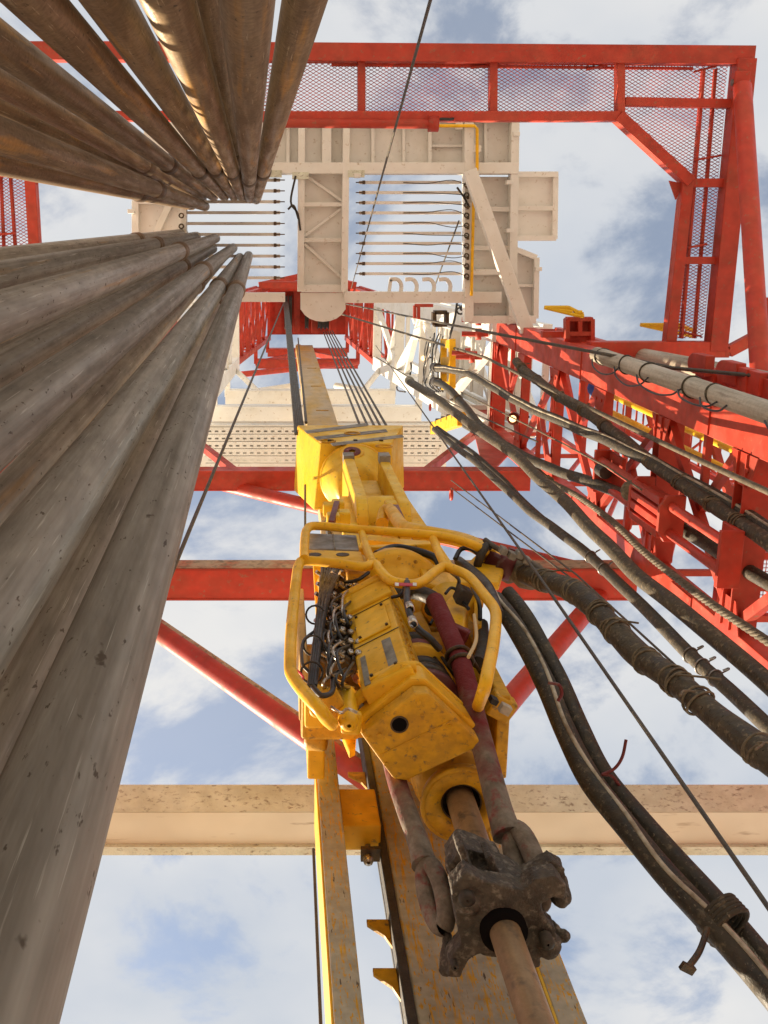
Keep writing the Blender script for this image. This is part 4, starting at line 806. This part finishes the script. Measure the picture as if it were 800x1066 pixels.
# jaw plate, shoulder blocks and ears
zpoly([(470, 925), (486, 908), (505, 918), (531, 924), (546, 926), (557, 916), (579, 912), (590, 924), (588, 936), (575, 934), (563, 941), (566, 956), (579, 968), (581, 983), (566, 996), (556, 1003), (545, 999), (512, 996), (500, 992), (488, 1000), (480, 1018), (466, 1018), (468, 1000), (480, 984), (474, 950)], 3.86, .10)
zpoly([(468, 900), (482, 882), (506, 890), (522, 898), (536, 920), (540, 942), (520, 950), (482, 946), (470, 925)], 4.10, .16)
q.tube2(zc(3.88), V((0, 0, 1)), [(0, .05), (0, .16), (.06, .18), (.26, .17), (.33, .14), (.33, .05)], 32)
zpoly([(476, 884), (482, 880), (500, 925), (492, 930)], 4.0, .12); zpoly([(505, 893), (511, 891), (528, 925), (521, 929)], 3.99, .12)
zpoly([(541, 915), (575, 896), (588, 905), (590, 925), (560, 930), (545, 935)], 4.02, .09)
lump(PZ(487, 938, 3.88), PZ(487, 936, 4.1), .055, .06); lump(PZ(470, 900, 4.12), PZ(474, 868, 4.32), .026, .018)
lump(PZ(466, 975, 4.02), PZ(464, 1010, 3.92), .022, .026); lump(PZ(571, 984, 3.88), PZ(570, 980, 4.0), .055, .05)
lump(PZ(578, 918, 4.06), PZ(584, 934, 3.98), .05, .045); lump(PZ(575, 962, 3.98), PZ(585, 973, 3.94), .018, .016); q.ball(PZ(587, 974, 3.94), .030, 12, 8)
lump(PZ(556, 990, 3.9), PZ(557, 1003, 3.87), .03, .022)
for i in range(5):
    a = rnd.uniform(0, 6.28); rr = rnd.uniform(.10, .17); q.ball(zc(rnd.uniform(4.0, 4.2)) + V((rr * math.cos(a), rr * math.sin(a), 0)), rnd.uniform(.02, .045), 8, 6)
el = q.build('elevator', 'mud', None, 0, zc(3.84)); tag(el, 'mud-caked black pipe elevator clamped round the drill stem', 'elevator')
rm = el.modifiers.new('remesh', 'REMESH'); rm.mode = 'VOXEL'; rm.voxel_size = .006; rm.use_smooth_shade = True
sm = el.modifiers.new('smooth', 'SMOOTH'); sm.iterations = 1
for sc, st in ((.08, .016), (.022, .008)):
    tx = bpy.data.textures.new('mud_lumps', 'CLOUDS'); tx.noise_scale = sc; tx.noise_depth = 3
    dm = el.modifiers.new('lumps', 'DISPLACE'); dm.texture = tx; dm.strength = st; dm.mid_level = .5; dm.texture_coords = 'LOCAL'
MB().lathe(W(.926, 2.756, 3.825), V((0, 0, 1)), [(0, .05), (0, .098), (.05, .098)], 28).build('bore', 'black', el)  # black disc below the face, painted shade of the gap round the pipe
for nm, (x, y, z), r in (('pivot_bolt', (487, 938, 3.84), .034), ('pivot_bolt', (571, 984, 3.81), .028), ('latch_pin', (579, 922, 3.95), .02), ('latch_pin', (474, 1008, 3.83), .016), ('latch_pin', (540, 990, 3.84), .014)):
    p = PZ(x, y, z - .015); o = MB().lathe(p, V((0, 0, 1)), [(0, .005), (0, r * .6), (.004, r), (.06, r)], 20).build(nm, 'dark', el)
    o.location = (0, 0, 0)
st_ = MB().tube([V((.995, 2.79, 0)), W(.93, 2.757, 3.8), W(.928, 2.757, 4.02)], .0655, 28).build('drill_pipe', 'stem', None, 0, V((.995, 2.79, 0)))
tag(st_, 'brown drill stem running down from the muddy elevator', 'drill pipe')
# ------------------------------------------------------------------ hoses and ropes on the right
def dpath(px, d0, d1, k=6):
    """picture points with the distance running evenly (in 1/d) from d0 to d1"""
    s = [0.0]
    for a, b in zip(px[:-1], px[1:]): s.append(s[-1] + math.hypot(b[0] - a[0], b[1] - a[1]))
    P = [PD(x, y, 1 / lerp(1 / d0, 1 / d1, t / s[-1])) for (x, y), t in zip(px, s)]
    return P
def drop(P, dx=.25, dy=.1):                                  # let a hose hang on to the ground outside the picture
    p = P[-1]; d = (P[-1] - P[-2]).normalized()
    return P + [p + d * .6 + V((dx * .2, 0, -.1)), V((p.x + d.x * .8 + dx, p.y + d.y * .8 + dy, max(.9, p.z * .5))), V((p.x + d.x * .8 + dx, p.y + d.y * .8 + dy, .08))]
def wobble(P, amp, rs):
    out = []
    for i, p in enumerate(P): out.append(p + noise.noise_vector(p * 1.3 + V((rs, rs * 2, 0))) * amp)
    return out
def hose(nm, label, px, d0, d1, r, m, k=8, wob=.0, lash=0, lm='lash', tracer=None, cat='hose', seed=1, n=16, bumpy=0, off=None, T=None, part='hose_body', drp=True):
    P = dpath(px, d0, d1)
    if off is not None: P = [p + off for p in P]
    if drp: P = drop(P)
    P = smooth_path(P, k)
    if wob: P = wobble(P, wob, seed)
    if T is None: T = thing(nm, label, cat, P[0].copy())
    rr = random.Random(seed)
    rs = [r * (1 + bumpy * noise.noise(p * 2.2 + V((seed, 0, 0)))) for p in P] if bumpy else None
    MB().tube(P, r, n, True, rs).build(part, m, T)
    vis = int(len(P) * (.72 if drp else .95))
    for j in range(lash):
        i = int(lerp(3, vis - 3, (j + rr.uniform(.15, .85)) / lash)); t = (P[i + 1] - P[i]).normalized()
        q = MB()
        for u in range(rr.choice((2, 3, 3, 4))):
            ax = (t + V((rr.uniform(-.35, .35), rr.uniform(-.35, .35), rr.uniform(-.35, .35)))).normalized()
            q.ring(P[i] + t * (u - 1) * r * .45, ax, r * 1.10, r * .10, 20, 6)
        if rr.random() < .7:
            e = P[i] + V((rr.uniform(-1, 1), -1, rr.uniform(-1, 0))).normalized() * r * 1.1
            q.tube(smooth_path([e, e + V((rr.uniform(-.1, .1), -.03, -.06)), e + V((rr.uniform(-.15, .15), -.05, -.16))], 4), r * .09, 5)
        q.build('lashing', lm, T)
    if tracer:
        Q = []
        for i, p in enumerate(P):
            t = (P[min(i + 1, len(P) - 1)] - P[max(i - 1, 0)]).normalized(); view = (V((0, 0, EYE)) - p).normalized()
            s = t.cross(view).normalized(); ang_ = tracer[0] + .25 * math.sin(i * .25)
            Q.append(p + (s * math.sin(ang_) + s.cross(t).normalized() * -math.cos(ang_)) * (r * .97) if False else p + (view - t * view.dot(t)).normalized() * (r * .96 * math.cos(ang_)) + s * (r * .96 * math.sin(ang_)))
        MB().tube(Q, tracer[1], 8).build('tracer_line', 'tracer', T)
    return T, P
# big mud hose from the gooseneck
T, P = hose('mud_hose', 'thick muddy hose with lashings, curving from the gooseneck to the right edge',
     [(540, 595), (556, 600), (590, 612), (615, 630), (637, 652), (662, 678), (700, 706), (742, 742), (800, 786), (850, 826)], 7.5, 4.3, .068, 'rubber_mud', 8, .018, 9, seed=4, bumpy=.2)
MB().lathe(PD(526, 590, 7.55), (PD(556, 600, 7.4) - PD(526, 590, 7.55)), [(0, .06), (0, .10), (.06, .11), (.1, .085), (.16, .11), (.24, .10), (.28, .08), (.36, .085), (.4, .07)], 20).build('hose_coupling', 'lash', T)
for (x, y) in ((524, 573), (533, 578), (541, 577), (548, 583)):
    MB().box(PD(x, y, 7.3), .05, .05, .09, .4).build('shackle', 'greytape', T, .008)
MB().tube(smooth_path([PD(505, 562, 7.5), PD(518, 571, 7.4), (PD(535, 578, 7.3)), PD(552, 586, 7.3), PD(580, 606, 7.1)], 5), .02, 8).build('safety_chain', 'rope', T)
# twin service loop
pxs = [(515, 622), (527, 638), (543, 664), (568, 710), (590, 762), (615, 810), (654, 859), (693, 907), (736, 956), (792, 1022), (850, 1088)]
T, P = hose('service_loop', 'pair of black service hoses with a pale tracer, sagging to the lower right corner', pxs, 6.7, 4.1, .060, 'rubber', 8, .014, 0, tracer=(-.55, .012), seed=9, bumpy=.14)
hose('', '', pxs, 6.75, 4.2, .046, 'rubber', 8, .02, 0, seed=31, off=V((.082, -.03, .02)), T=T, bumpy=.1)
def near(P, x, y): return min(range(1, len(P) - 1), key=lambda i: (proj(P[i])[0] - x) ** 2 + (proj(P[i])[1] - y) ** 2 if P[i].z > EYE + .5 else 1e9)
for (x, y, mn) in ((745, 958, .022),):
    i = near(P, x, y); t = (P[i + 1] - P[i - 1]).normalized(); _, s_, u_ = frame(t)
    c_ = P[i] + V((.05, -.015, .01)); Q = [c_ + s_ * (.104 * math.cos(a)) + u_ * (.072 * math.sin(a)) for a in [2 * math.pi * k / 28 for k in range(29)]]
    q = MB()
    for o_ in (-.04, -.02, 0, .02, .04): q.tube([p + t * o_ for p in Q], .013, 8, False)
    q.build('strap', 'rubber', T)
sp_ = P[near(P, 745, 958)]; s0 = sp_ + V((-.05, -.03, -.07)); s1 = PD(716, 1008, 4.35)
MB().tube(smooth_path([s0, s0.lerp(s1, .5) + V((0, 0, -.02)), s1], 5), .014, 8).box(s1, .06, .035, .02, .5).build('strap_tail', 'grease', T)
for P_ in ([(628, 806), (640, 800), (648, 788), (652, 770)], [(571, 711), (582, 713), (585, 722), (581, 730)], [(626, 806), (637, 808), (645, 818)]):
    MB().tube(smooth_path([PD(x, y, 5.4) for x, y in P_], 5), .009, 6).build('tie_wire', 'maroon', T)
# hoses lying along the mast
hose('lashed_hose', 'rope-lashed muddy hose crossing the mast from under the top red chord',
     [(538, 376), (545, 385), (562, 398), (596, 420), (629, 443), (676, 480), (707, 502), (743, 524), (800, 566), (850, 604)], 15.5, 7.2, .062, 'rubber_mud', 6, .02, 9, seed=12, bumpy=.1)
hose('black_hose', 'black hose with pale stripe bending from the upper yellow bracket across the mast',
     [(456, 384), (466, 384), (482, 388), (491, 390), (515, 404), (539, 418), (600, 446), (640, 462), (690, 487), (752, 519), (800, 552), (850, 590)], 18.5, 7.4, .058, 'rubber', 6, .015, 0, tracer=(-.6, .012), seed=15)
hose('black_hose', 'plain black hose from the lower socket of the yellow bracket, passing below the carriage',
     [(455, 398), (464, 402), (480, 418), (496, 438), (515, 455), (534, 468), (577, 489), (610, 499), (657, 520), (700, 545), (729, 562), (800, 608), (850, 640)], 18.5, 7.6, .060, 'rubber', 6, .015, 2, seed=18)
hose('grey_hose', 'dusty hose starting at the white lattice and meeting the right edge below the braided rope',
     [(427, 398), (450, 412), (477, 432), (505, 452), (534, 472), (560, 497), (581, 515), (606, 541), (634, 568), (667, 602), (720, 644), (800, 712), (850, 756)], 18.5, 6.0, .062, 'rubber_mud', 6, .012, 0, seed=21)
T, P = hose('slim_hose', 'slim black hose from the lower yellow bracket, nearest to the thick mud hose',
     [(452, 447), (470, 462), (491, 477), (520, 502), (543, 524), (560, 538), (581, 553), (615, 580), (660, 622), (720, 682), (800, 756), (850, 804)], 18.0, 5.6, .048, 'rubber', 6, .01, 0, seed=24)
hose('slim_hose', 'slim dark hose running just above its twin from the lower yellow bracket',
     [(484, 443), (500, 452), (515, 458), (534, 470)], 18.0, 15.5, .05, 'rubber', 6, .005, 0, seed=27, drp=False)
hose('slim_hose', 'second slim hose hugging the inner side of the slim black hose',
     [(455, 445), (475, 459), (495, 473), (525, 500), (548, 524), (566, 540), (590, 560), (612, 576)], 18.0, 11.0, .034, 'rubber', 6, .008, 0, seed=28, drp=False)
for lab, spots in (('pair of wire clips hooked over the slim black hose beside the chord', ((618, 583), (629, 592))), ('small wire clips on the slim black hose near the right edge', ((716, 678), (738, 698), (743, 703)))):
    cs = [near(P, *s_) for s_ in spots]; tc_ = thing('hose_clamps', lab, 'clip', P[cs[0]].copy())
    for i_ in cs:
        t_ = (P[i_ + 1] - P[i_ - 1]).normalized(); q = MB()
        q.ring(P[i_], t_ + V((.15, -.1, .1)), .053, .007, 20, 6); e_ = P[i_] + V((.03, -.045, -.02))
        q.tube(smooth_path([e_, e_ + V((.03, -.03, -.02)), e_ + V((.05, -.02, .03)), e_ + V((.02, 0, .04))], 4), .006, 6)
        q.build('clip', 'steel', tc_)
# braided rope: strands twisted round the path
bp = [(556, 486), (575, 502), (604, 518), (640, 545), (668, 572), (700, 598), (740, 628), (800, 668), (850, 702)]
Pb = smooth_path(drop(dpath(bp, 13.5, 6.4)), 26); tb_ = thing('braided_rope', 'thick braided steel rope slanting across the mast on the right', 'wire rope', Pb[0].copy())
for sidx in range(5):
    Q = []; acc = 0
    for i, p in enumerate(Pb):
        t = (Pb[min(i + 1, len(Pb) - 1)] - Pb[max(i - 1, 0)]).normalized(); _, s_, u_ = frame(t)
        if i: acc += (p - Pb[i - 1]).length
        a = acc * 2 * math.pi / .34 + sidx * 2 * math.pi / 5; Q.append(p + (s_ * math.cos(a) + u_ * math.sin(a)) * .018)
    MB().tube(Q, .0165, 6).build('strand', 'rope_tan', tb_)
MB().lathe(Pb[20], Pb[24] - Pb[20], [(0, .03), (0, .05), (.15, .05), (.15, .03)], 10).build('seizing', 'lash', tb_)
# single ropes
rope('tugger_line', 'long thin line from the crown slanting down past the mud hose to the right edge', [PD(386, 352, 34), PD(560, 598, 5.9), PD(835, 995, 3.0)], .0085, 'rope')
rope('tugger_line', 'thin line from the crown down to the right edge of the near pipe bank', [PZ(297, 312, 37), PD(176, 604, 8.5)], .020, 'rope')
rope('tugger_line', 'thin line crossing the mesh walkway and the right bay of fingers', [PD(456, -28, 6.0), PZ(366, 300, 30)], .0115, 'rope')
rope('tugger_line', 'upper of two thin ropes running from the crown along the top red chord', [PZ(358, 316, 33), PZ(520, 348, 13), PD(648, 372, 11.0), PD(700, 383, 10.2), PD(860, 398, 8.5)], .019, 'rope')
rope('tugger_line', 'lower tan rope running from the crown through the mast lattice to the right', [PZ(352, 326, 33), PX(505, 372, 3.45), PD(600, 418, 12.0), PD(700, 466, 9.2), PD(800, 512, 7.2), PD(870, 545, 6.4)], .024, 'rope_tan')
rope('pilot_line', 'upper thread of the two thin parallel lines above the thick mud hose', [PD(470, 500, 15), PD(600, 598, 8.2), PD(790, 772, 5.0)], .008, 'rope')
rope('pilot_line', 'lower thread of the two thin parallel lines above the thick mud hose', [PD(470, 508, 15), PD(600, 606, 8.1), PD(780, 776, 5.0)], .008, 'rope')
rope('pilot_line', 'thin thread crossing the mast between black hose and red ram', [PD(480, 408, 17), PD(560, 448, 13), PD(632, 486, 10.5), PD(668, 510, 9.6)], .010, 'rope_tan')
rope('hang_line', 'thin dark line hanging straight down left of the guide post', [PY(326.5, 884, 3.75), V((.155, 3.75, 0))], .010, 'rope')
rope('hang_line', 'short dark line showing between block and top drive guard', [PY(318, 552, 3.0), PY(318, 505, 3.0)], .014, 'rope')
rope('pilot_line', 'fine line from the racking board down over the white lattice', [PZ(478, 230, 16.5), PZ(452, 300, 19)], .012, 'rope')
rope('pilot_line', 'fine line hanging across the white lattice side of the mast', [PZ(392, 372, 26), PZ(470, 420, 19.5), PD(560, 460, 14.0)], .012, 'rope')

# ------------------------------------------------------------------ pipes on the mast
ts_ = thing('standpipe', 'pale grey standpipe wound with black cable along the top red chord', 'pipe', V((3.55, 1.165, 0)))
MB().cyl(V((3.55, 1.165, 0)), W(3.55, 1.165, 11.95), .086, 28).build('pipe_run', 'standpipe', ts_)
rz_ = random.Random(5)
for z in (11.7, 10.9, 10.2, 9.1, 8.6, 7.4, 6.4):
    c = W(3.55, 1.165, z); l_ = rz_.uniform(.5, 1.25); g_ = rz_.uniform(.1, .6)
    MB().ring(c, V((rz_.uniform(-.4, .4), rz_.uniform(-.2, .5), 1)), .094, .009, 24, 8).build('cable_turn', 'rubber', ts_)
    MB().tube(smooth_path([c + V((-.11, .03, .05)), c + V((-.14, .05 + .1 * g_, -.12 * l_)), c + V((-.14, .05 + .18 * g_, -.45 * l_)), c + V((-.12, .05 + .1 * g_, -.75 * l_)), c + V((-.10, .02, -.9 * l_))], 6), .009, 7).build('cable_loop', 'rubber_clean', ts_)
ts2 = thing('standpipe', 'shorter pale pipe behind the walkway arm, broken up by red lugs', 'pipe', PD(690, 372, 13.5))
MB().tube([PX(640, 366, 4.5), PX(690, 376, 4.5), PX(860, 412, 4.5)], .11, 24).build('pipe_run', 'standpipe', ts2)
for li, (x, y) in enumerate(((722, 378), (752, 386), (762, 392), (775, 396), (730, 392), (790, 405), (745, 400))):
    P0 = PX(x, y, 4.05 + li * .017); MB().prism([P0 + V((0, .1 * math.cos(a), .16 * math.sin(a))) for a in [math.pi * i / 8 for i in range(9)]] + [P0 + V((0, -.1, -.3)), P0 + V((0, .1, -.3))], V((.09, 0, 0))).build('lug', 'red', ts2, .008)
for i, (y_, z0, z1, r_) in enumerate(((1.80, 7, 15.2, .045), (1.98, 7, 14.4, .035), (2.2, 7.2, 14.6, .04))):
    o = MB().cyl(W(4.55, y_, z0), W(4.55, y_, z1), r_, 14).build('guard_pipe', 'yellow_bright', None, 0, W(4.55, y_, z0))
    tag(o, ['upper', 'middle', 'lower'][i] + ' of the three yellow pipes seen through the red lattice', 'pipe', 'yellow pipes in the mast')
tv = thing('blue_valve', 'small blue valve at the end of the yellow pipes', 'valve', W(4.5, 1.9, 15.1))
MB().ball(W(4.5, 1.95, 15.1), .12, 12, 8).build('body', 'blue', tv); MB().bar(W(4.5, 1.75, 15.3), W(4.5, 2.2, 14.9), .07, .07).build('handle', 'blue', tv, .01)
MB().tube(smooth_path([W(4.5, 1.95, 15.1), W(4.55, 1.8, 14.7), W(4.55, 1.85, 14.2)], 4), .035, 8).build('elbow', 'yellow_bright', tv)
tld = thing('mast_ladder', 'red caged ladder on the outer side of the mast', 'ladder', W(5.15, 2.4, -1.6))
for y_ in (2.1, 2.65): MB().bar(V((5.15, y_, 0)), W(5.15, y_, 17.5), .05, .07).build('stile', 'red', tld)
for i in range(56): MB().cyl(W(5.15, 2.1, .5 + i * .3), W(5.15, 2.65, .5 + i * .3), .015, 6).build('rung', 'red', tld)
for i in range(8): MB().ring(W(5.5, 2.37, 3 + i * 1.9), V((0, 0, 1)), .38, .02, 18, 6).build('cage_hoop', 'red', tld)
for k in range(4): MB().bar(W(5.5 + .36 * math.cos(k - 1.5), 2.37 + .36 * math.sin(k - 1.5), 2.5), W(5.5 + .36 * math.cos(k - 1.5), 2.37 + .36 * math.sin(k - 1.5), 17), .03, .03).build('cage_bar', 'red', tld)
# red winch carriage on guide rods
tw = thing('winch_carriage', 'red box carriage on twin red guide rods, over the lattice', 'carriage', W(3.45, 2.35, 8))
for y_ in (2.22, 2.46): MB().cyl(W(3.45, y_, 7.9), W(3.45, y_, 11.3), .042, 16).build('guide_rod', 'red', tw)
MB().box(W(3.47, 2.34, 11.2), .18, .46, .06).build('top_plate', 'red', tw, .008); MB().box(W(3.55, 2.34, 10.95), .04, .44, .45).build('back_plate', 'red', tw, .008)
MB().box(W(3.47, 2.34, 7.85), .18, .46, .06).build('foot_plate', 'red', tw, .008); MB().box(W(3.55, 2.34, 8.03), .04, .44, .32).build('back_plate', 'red', tw, .008)
for z in (9.05, 9.85): 
    P = [W(3.47 + u, 2.33 + v, z) for u, v in ((-.13, -.11), (-.07, -.21), (.10, -.21), (.10, .21), (-.07, .21), (-.13, .11))]
    MB().prism(P, V((0, 0, .06))).build('carriage_plate', 'red', tw, .008)
for v in (-.15, -.05, .05, .15): MB().bar(W(3.37, 2.33 + v, 9.1), W(3.37, 2.33 + v, 9.86), .07, .05, V((1, 0, 0))).build('carriage_slat', 'red', tw, .006)
MB().box(W(3.49, 2.33, 9.45), .12, .28, .7).build('carriage_core', 'red', tw)
MB().ball(W(3.42, 2.3, 10.05), .11, 14, 8, (1, 1, .8)).build('rag_bundle', 'lash', tw); MB().cyl(W(3.42, 2.3, 11.1), W(3.42, 2.3, 10.9), .07, 12).build('sheave', 'dark', tw)
tm = thing('mesh_landing', 'small red mesh landing inside the mast behind the braided rope', 'landing', W(4.4, 3.0, 9.2))
for a, b in (((4.0, 2.7), (4.9, 2.7)), ((4.0, 3.3), (4.9, 3.3)), ((4.0, 2.7), (4.0, 3.3)), ((4.9, 2.7), (4.9, 3.3)), ((4.0, 3.0), (4.9, 3.0)), ((4.3, 2.7), (4.3, 3.3)), ((4.6, 2.7), (4.6, 3.3))):
    MB().bar(W(*a, 9.2), W(*b, 9.2), .06, .1, V((0, 0, 1))).build('frame_bar', 'red', tm)
q = MB()
for i in range(24): q.bar(W(4.0 + i * .038, 2.72, 9.22), W(4.0 + i * .038, 3.28, 9.22), .006, .006)
for i in range(16): q.bar(W(4.02, 2.72 + i * .037, 9.225), W(4.88, 2.72 + i * .037, 9.225), .006, .006)
o = q.build('mesh_panel', 'red', tm); o['kind'] = 'stuff'

# ------------------------------------------------------------------ fittings on the white section
def yb(label, x0, y0, x1, y1, X, horiz):
    T = thing('hose_bracket', label, 'bracket', PX((x0 + x1) / 2, (y0 + y1) / 2, X)); R_ = lambda x, y: PX(x, y, X)
    if not horiz:
        for x in (x0, x1): MB().bar(R_(x, y0), R_(x, y1), .12, .10).build('side_channel', 'yellow', T, .01)
        for t in (0.1, .45, .62, .95): MB().bar(R_(x0, lerp(y0, y1, t)), R_(x1, lerp(y0, y1, t)), .10, .16).build('cross_plate', 'yellow', T, .01)
        for y in (383, 398): MB().cyl(PX(456, y, X - .25), PX(452, y - 1, X - .1), .09, 14).build('socket', 'dark', T)
    else:
        MB().bar(R_(x0, y1), R_(x1, y0), .16, .24).build('plate', 'yellow', T, .01)
        for i in range(4): MB().box(R_(lerp(x0, x1, .2 + i * .2), lerp(y1, y0, .2 + i * .2) - 5), .16, .12, .14).build('fitting', 'dark', T, .02)
    return T
yb('yellow ladder-like hose bracket on the white mast side, with two black hoses', 462, 353, 471, 404, 3.2, False)
yb('small yellow hose bracket low on the white mast side', 452, 436, 481, 446, 3.15, True)
rnd = random.Random(11)
tcab = thing('cable_bundle', 'tangle of thin cables beside the yellow ladder-like bracket', 'cables', PX(450, 380, 3.2))
for i in range(8):
    x = 442 + i * 2.2; MB().tube(smooth_path([PX(x + 4, 352 + rnd.uniform(-6, 4), 3.25), PX(x + rnd.uniform(-3, 3), 366, 3.15), PX(x + rnd.uniform(-4, 2), 384, 3.15), PX(x + rnd.uniform(-6, 3), 400, 3.1), PX(x + 4, 408, 3.2)], 5), .016, 6).build('cable', 'rubber_clean' if i % 2 else 'steel', tcab)
for P_ in ([(476, 316), (474, 330), (470, 345), (468, 352)], [(410, 355), (420, 366), (428, 378), (427, 392)], [(427, 392), (415, 398), (414, 406), (422, 408)], [(478, 318), (486, 324), (492, 320), (494, 328)]):
    MB().tube(smooth_path([PX(x, y, 3.1) for x, y in P_], 6), .022, 7).build('cable', 'rubber_clean', tcab)
for i in range(7): MB().ring(PX(478 + rnd.uniform(0, 16), 318 + rnd.uniform(0, 9), 3.1), V((rnd.uniform(-1, 1), rnd.uniform(-1, 1), 1)), .06, .018, 12, 6).build('coil', 'dark', tcab)
MB().lathe(PX(426, 396, 2.9), PX(434, 402, 2.9) - PX(426, 396, 2.9), [(0, .05), (0, .10), (.2, .10), (.22, .07), (.4, .07)], 14).build('hose_end', 'greytape', tcab)
def lamp(label, x, y, X):
    T = thing('work_lamp', label, 'lamp', PX(x, y, X)); c = PX(x, y, X); MB().ball(c, .055, 14, 10).build('bulb', 'bulb', T)
    MB().lathe(c + V((.02, 0, .02)), V((.4, 0, 1)), [(-.02, .10), (.08, .095), (.14, .04), (.14, .01)], 16).build('cap', 'maroon', T)
    MB().cyl(c + V((.06, 0, .14)), c + V((.3, 0, .2)), .02, 8).build('stalk', 'dark', T)
lamp('lit warm lamp left of the yellow ladder-like bracket', 441, 373, 3.2); lamp('lit warm lamp low in the red lattice near the mast joint', 534, 436, 3.6)
tbx = thing('square_guide', 'small dark square guide frame under the racking board', 'guide', PZ(458, 331, 17.6))
for a, b in (((452, 325), (465, 325)), ((452, 338), (465, 338)), ((452, 325), (452, 338)), ((465, 325), (465, 338))): MB().bar(PZ(*a, 17.6), PZ(*b, 17.6), .06, .2, V((0, 0, 1))).build('frame_bar', 'grease', tbx)
th = thing('grab_rail', 'small red grab rail under the lower bar of the racking board', 'rail', PZ(440, 320, 17.6))
for a, b in (((432, 318), (451, 318)), ((432, 318), (432, 331)), ((436, 319), (436, 332))): MB().bar(PZ(*a, 17.6), PZ(*b, 17.6), .05, .06).build('bar', 'red', th)
tw2 = thing('small_winch', 'small white winch frame with black drum at the corner of the board', 'winch', PZ(510, 325, 17.2))
for a, b in (((497, 308), (502, 330)), ((516, 308), (512, 330)), ((499, 318), (515, 318))): MB().bar(PZ(*a, 17.2), PZ(*b, 17.2), .12, .12).build('frame', 'white', tw2, .01)
MB().cyl(PZ(504, 332, 17.2), PZ(516, 330, 17.2), .08, 14).build('drum', 'dark', tw2)
for i in range(3): MB().box(PZ(503 + i * 5, 313, 16.95), .05, .05, .14).build('bolt', 'grease', tw2)
# ------------------------------------------------------------------ pieces of parts hang on their part
SUBS = {'travelling_block': {'hazard_stripe': 'casing', 'lifting_hole': 'casing', 'bolt': 'casing', 'pad': 'hook_lug', 'red_mark': 'lock_boss', 'barrel_flange': 'hook_barrel'},
        'top_drive': {'housing_rib': 'motor_housing', 'tape_patch': 'torque_box', 'box_cap': 'torque_box', 'box_collar': 'torque_box', 'box_cheek': 'torque_box', 'port': 'gripper_plate', 'port_rim': 'gripper_plate',
                      'plate_seam': 'gripper_plate', 'grab_handle': 'gripper_body', 'handle_pad': 'gripper_body', 'edge_strip': 'gripper_body', 'flange_lip': 'bell_flange', 'bell_bore': 'bell_flange', 'quill_ring': 'quill',
                      'step_hole_shade': 'step_plate', 'panel_seam': 'display_panel', 'label_end': 'warning_label', 'union_lug': 'hammer_union', 'jaw_tooth': 'clamp_jaw', 'jaw_slot': 'clamp_jaw', 'fitting': 'valve_block',
                      'blower_hub': 'blower_dome', 'cable_tie': 'cable', 'screw': 'cover_plate', 'panel_joint': 'torque_box'},
        'guide_rail': {'flange_lip': 'side_flange', 'weld_strap': 'upper_rail', 'lug': 'rack_strip', 'bolt': 'side_flange'},
        'racking_board': {'finger_latch': 'finger'}, 'lower_mast': {'dusty_edge': 'cross_beam', 'bottom_plate': 'cross_beam'}, 'middle_mast': {'stiffener': 'side_sheet', 'bottom_plate': 'cross_beam'},
        'crown_section': {'bottom_plate': 'cross_beam'}, 'winch_carriage': {'carriage_slat': 'carriage_core'}}
def mid_of(o):
    n = len(o.data.vertices); return sum((v.co for v in o.data.vertices), V((0, 0, 0))) / n
for T in [o for o in bpy.data.objects if o.parent is None and o.type == 'EMPTY']:
    mp_ = SUBS.get(T.name.split('.')[0])
    if not mp_: continue
    kids = [(k, k.name.split('.')[0], mid_of(k)) for k in T.children]
    for k, n_, m_ in kids:
        if n_ in mp_:
            host = min(((h[2] - m_).length, i) for i, h in enumerate(kids) if h[1] == mp_[n_])[1]; k.parent = kids[host][0]
        elif n_ == 'bolt' and T.name == 'top_drive':
            host = min(((h[2] - m_).length, i) for i, h in enumerate(kids) if h[1] in ('torque_box', 'gripper_plate', 'blower_dome'))[1]; k.parent = kids[host][0]
for o in list(bpy.data.objects):
    if '_loc' in o: del o['_loc']
